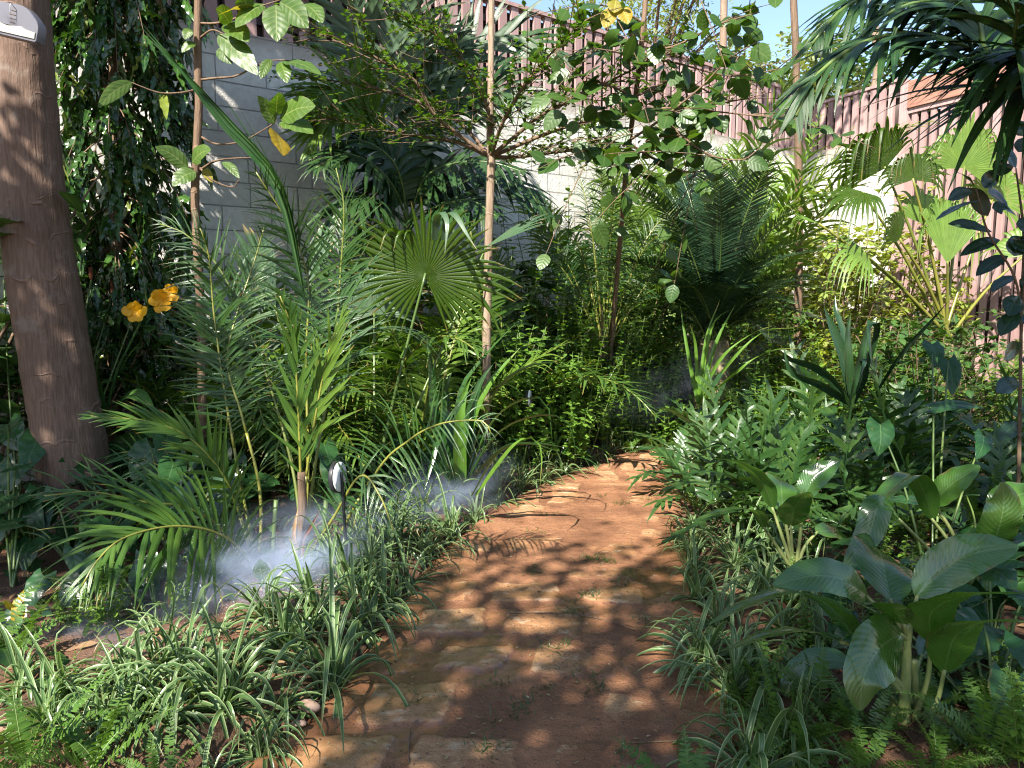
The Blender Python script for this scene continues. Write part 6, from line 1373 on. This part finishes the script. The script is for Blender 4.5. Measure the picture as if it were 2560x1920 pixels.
# crumbs of soil
def clods(n, x0, x1, y0, y1, r0, r1, onpath):
    x = rng.uniform(x0, x1, n); y = rng.uniform(y0, y1, n); dd = np.minimum(x - xl(y), xr(y) - x)
    ok = (dd < .12) & (dd > -.7) if not onpath else (dd > 0); x, y = x[ok], y[ok]; n = len(x)
    zz = bed(x, y) if not onpath else path_h(x[None], y[None])[0]
    c = np.stack([x, y, np.maximum(zz, bed(x, y))], 1); r = rng.uniform(r0, r1, n) ** 1.0
    o = np.array([[1, 0, 0], [0, 1, 0], [-1, 0, 0], [0, -1, 0], [0, 0, 1], [0, 0, -1]], float)
    v = c[:, None] + o[None] * (r[:, None] * rng.uniform(.6, 1.3, (n, 6)))[..., None]
    f = np.array([[4, 0, 1, 1], [4, 1, 2, 2], [4, 2, 3, 3], [4, 3, 0, 0], [5, 1, 0, 0], [5, 2, 1, 1], [5, 3, 2, 2], [5, 0, 3, 3]])
    q = (np.arange(n)[:, None, None] * 6 + f[None]).reshape(-1, 4); return v.reshape(-1, 3), q
class TB(MB):
    def mesh(s, name, mats, origin=(0, 0, 0), smooth=True):
        v = np.concatenate(s.v) - np.asarray(origin, float); q = np.concatenate(s.q)
        me = bpy.data.meshes.new(name); me.from_pydata(v.tolist(), [], q[:, :3].tolist()); me.materials.append(mats); me.update(); return me
tb = TB(); v, q = clods(16000, -2.4, 2.4, 1.7, 6.5, .0025, .012, False); tb.add(v, q, np.zeros((len(v), 3))); stuff('soil_crumbs', tb, 'soil')
# seedling grass between the stones
lb = MB()
for px, py, k in ((1400, 1180, 18), (1550, 1262, 20), (1340, 1330, 14), (1480, 1400, 34), (1520, 1405, 26), (1330, 1430, 16), (1560, 1455, 18), (1470, 1500, 26), (1430, 1540, 22), (1390, 1620, 22), (1340, 1430, 8), (1050, 1760, 16), (1300, 1770, 22), (1250, 1800, 10), (1230, 1710, 12), (1460, 1700, 14), (1350, 1725, 14), (1490, 1730, 14), (1225, 1880, 16), (1580, 1885, 16), (1370, 1290, 16), (1600, 1560, 12), (1620, 1250, 10), (1500, 1240, 10), (1190, 1840, 8), (1580, 1440, 12)):
    b = G(px, py); k *= 2; bb = b + np.stack([rng.normal(0, .035, k), rng.normal(0, .03, k), np.full(k, 0.0)], 1); bb[:, 2] = path_h(bb[None, :, 0], bb[None, :, 1])[0] - .002
    d = rdir(k, 10, 65); leafs(lb, bb, d, rng.uniform(.025, .07, k), rng.uniform(.0010, .0022, k), droop=.7, n=5, cols=3, prof=w_strap)
stuff('grass', lb, 'strap')
n = 1100; x = rng.uniform(-1.0, 1.2, n); y = rng.uniform(2.2, 5.5, n); ok = (x > xl(y) + .03) & (x < xr(y) - .03); x, y = x[ok], y[ok]; n = len(x)
lb = MB(); a = rng.uniform(0, 6.28, n); d = np.stack([np.cos(a), np.sin(a), 0 * a], 1); l = rng.uniform(.005, .024, n)
leafs(lb, np.stack([x, y, path_h(x[None], y[None])[0] + .004], 1), d, l, l * rng.uniform(.1, .3, n), droop=.1, n=4, cols=3); stuff('fallen_petals', lb, leafmat("small_dry_bits", (.10, .05, .03), (.45, .36, .2), .1, .6))
def path_stick(pts, r, mat, lab, name='twig', cat='twig'):
    mb = MB(); C = spline([V(G(*p)[0], G(*p)[1], pz(*G(*p)[:2]) + r + .003) for p in pts], 24); tube(mb, C, np.linspace(r, r * .5, 24), 5)
    single(name, mb, M[mat], lab, cat, C[0])
path_stick([(1262, 1538), (1360, 1540), (1470, 1545), (1540, 1562), (1590, 1580)], .0035, 'bark_brown', 'long curved brown twig lying across the wet flagstones')
path_stick([(1022, 1920), (1022, 1880), (1026, 1830)], .0035, 'bark_brown', 'short straight reddish twig at the near end of the path')
path_stick([(1570, 1865), (1680, 1856), (1800, 1850)], .003, 'bark_brown', 'thin dark twig by the fern at the near path edge')
mb = MB(); leafs(mb, V(*G(1430, 1534)[:2], .024), nrm(G(1488, 1520) - G(1430, 1534)), .13, .008, droop=0, n=8, cols=3); single('fallen_leaf', mb, M['dry'], 'pale narrow fallen leaf blade on the wet flagstones', 'leaf', G(1430, 1534))
mb = MB()
for k, (px, py, r_) in enumerate(((775, 1755, .042), (752, 1790, .022), (740, 1800, .018))):
    pass
def stone(px, py, r_, lab, seed):
    r = np.random.default_rng(seed); c = G(px, py, .06) - V(0, 0, .012); mb = MB(); nu, nv = 16, 9
    u = np.linspace(0, 2 * PI, nu, endpoint=False); vv = np.linspace(-PI / 2 + .05, PI / 2 - .05, nv)
    k = 1 + .25 * np.sin(2 * u[None] + r.random() * 6) * np.cos(vv[:, None]) + r.normal(0, .05, (nv, nu))
    p = np.stack([np.cos(u)[None] * np.cos(vv)[:, None] * k * r_ * 1.2, np.sin(u)[None] * np.cos(vv)[:, None] * k * r_, np.sin(vv)[:, None] * k * r_ * .6], -1) + c
    i = np.arange(nv - 1)[:, None]; j = np.arange(nu)[None]; q = np.stack([i * nu + j, i * nu + (j + 1) % nu, (i + 1) * nu + (j + 1) % nu, (i + 1) * nu + j], -1).reshape(-1, 4)
    mb.add(p.reshape(-1, 3), q, np.tile([.5, 0, .5], (nu * nv, 1))); single('stone', mb, M['pebble'], lab, 'stone', c)
M['pebble'] = plainmat("pinkish_stone", (.2, .125, .09), (.33, .23, .18), .7, 25)
stone(772, 1757, .034, 'pinkish rounded stone half under the large near spider plant', 1); stone(748, 1800, .018, 'small pale chip of stone on the red soil by the spider plant', 2)

# ---------------------------------------------------------------- sprinkler mist over the left bed and the far bend
def droplets(mb, n, src, dirn, spread, reach, r0, r1, grav=.5):
    d = nrm(nrm(dirn) + rng.normal(0, spread, (n, 3))); t = rng.random(n) ** .7
    p = np.asarray(src) + d * (reach * t * rng.uniform(.5, 1, n))[:, None] - Z * (grav * t ** 2 * reach)[:, None]
    p[:, 2] = np.maximum(p[:, 2], .05)
    r = rng.uniform(r0, r1, n) * rng.choice([.6, 1, 1, 1.6], n)
    o = np.array([[1, 0, 0], [0, 1, 0], [-1, 0, 0], [0, -1, 0], [0, 0, 1], [0, 0, -1]], float)
    v = p[:, None] + o[None] * r[:, None, None]
    f = np.array([[4, 0, 1, 1], [4, 1, 2, 2], [4, 2, 3, 3], [4, 3, 0, 0], [5, 1, 0, 0], [5, 2, 1, 1], [5, 3, 2, 2], [5, 0, 3, 3]])
    q = (np.arange(n)[:, None, None] * 6 + f[None]).reshape(-1, 4); mb.add(v.reshape(-1, 3), q, np.zeros((n * 6, 3)))
dm, t_, out_ = nodes("water_droplet"); g = NG(t_)
b_ = g.n("ShaderNodeBsdfPrincipled"); b_.inputs["Base Color"].default_value = (.9, .92, .97, 1); b_.inputs["Roughness"].default_value = .1; b_.inputs["Transmission Weight"].default_value = .35; b_.inputs["IOR"].default_value = 1.33
g.l(b_.outputs[0], out_.inputs[0])
tb = TB()
s0 = P(868, 1400, 4.0)
droplets(tb, 30000, s0, V(-.75, -.75, .25), .24, 1.5, .0005, .0012, .42)
droplets(tb, 9000, P(830, 1480, 3.7), V(-.7, -.5, .1), .4, .8, .0004, .0010, .3)
droplets(tb, 5000, P(985, 1350, 4.7), V(.0, .1, .9), .35, .5, .0005, .0011, .3)
droplets(tb, 6000, P(1165, 1225, 5.6), V(.05, .1, .9), .5, .55, .0006, .0013, .35)
stuff('water_droplets', tb, dm)
# wet beads on the shaded leaves are left to the gloss; the fine spray is a thin volume
def spraymat(dens):
  mm, t_, out_ = nodes("fine_spray"); g = NG(t_)
  pv = g.n("ShaderNodeVolumePrincipled"); pv.inputs["Color"].default_value = (.64, .76, 1.0, 1); pv.inputs["Anisotropy"].default_value = .15
  oc = g.coord("Object"); ln = g.n("ShaderNodeVectorMath", operation='LENGTH'); g.l(oc, ln.inputs[0])
  fall = g.math('POWER', g.mr(ln.outputs["Value"], .0, 1.0, 1.0, 0.0), 1.5)
  nz = g.noise(2.6, 4, oc, .6)
  g.l(g.math('MULTIPLY', g.math('MULTIPLY', fall, g.mr(nz, .38, .70)), dens), pv.inputs["Density"]); g.l(pv.outputs[0], out_.inputs["Volume"])
  return mm
def puff(c, rad, rot, mm, nm='water_mist'):
    mb = MB(); nu, nv = 20, 11; u = np.linspace(0, 2 * PI, nu, endpoint=False); vv = np.linspace(-PI / 2 + .01, PI / 2 - .01, nv)
    p = np.stack([np.cos(u)[None] * np.cos(vv)[:, None], np.sin(u)[None] * np.cos(vv)[:, None], np.sin(vv)[:, None] + 0 * u[None]], -1)
    i = np.arange(nv - 1)[:, None]; j = np.arange(nu)[None]; q = np.stack([i * nu + j, i * nu + (j + 1) % nu, (i + 1) * nu + (j + 1) % nu, (i + 1) * nu + j], -1).reshape(-1, 4)
    vv_ = np.vstack([p.reshape(-1, 3), [[0, 0, -1], [0, 0, 1]]]); jj = np.arange(0, nu, 2)
    q = np.vstack([q, np.stack([0 * jj + nu * nv, (jj + 2) % nu, jj + 1, jj], 1), np.stack([0 * jj + nu * nv + 1, (nv - 1) * nu + jj, (nv - 1) * nu + jj + 1, (nv - 1) * nu + (jj + 2) % nu], 1)])
    mb.add(vv_, q, np.zeros((len(vv_), 3)))
    o = structure(nm, mb, mm, (0, 0, 0), 'stuff'); o.location = c; o.scale = rad; o.rotation_euler = rot
def jet(a, b, ry, rz, m):
    a, b = np.asarray(a), np.asarray(b); d = b - a; L = np.linalg.norm(d)
    puff((a + b) / 2, (L / 2, ry, rz), Vector(d).to_track_quat('X', 'Z').to_euler(), m)
jet(P(980, 1290, 4.6), P(300, 1610, 3.0), .55, .36, spraymat(11))
jet(P(620, 1560, 3.5), P(-60, 1700, 2.8), .50, .26, spraymat(7))
jet(P(1300, 1140, 6.4), P(820, 1390, 4.0), .45, .32, spraymat(9))
puff(P(1690, 960, 6.6), (1.3, .6, .38), (0, -.35, .2), spraymat(.22))
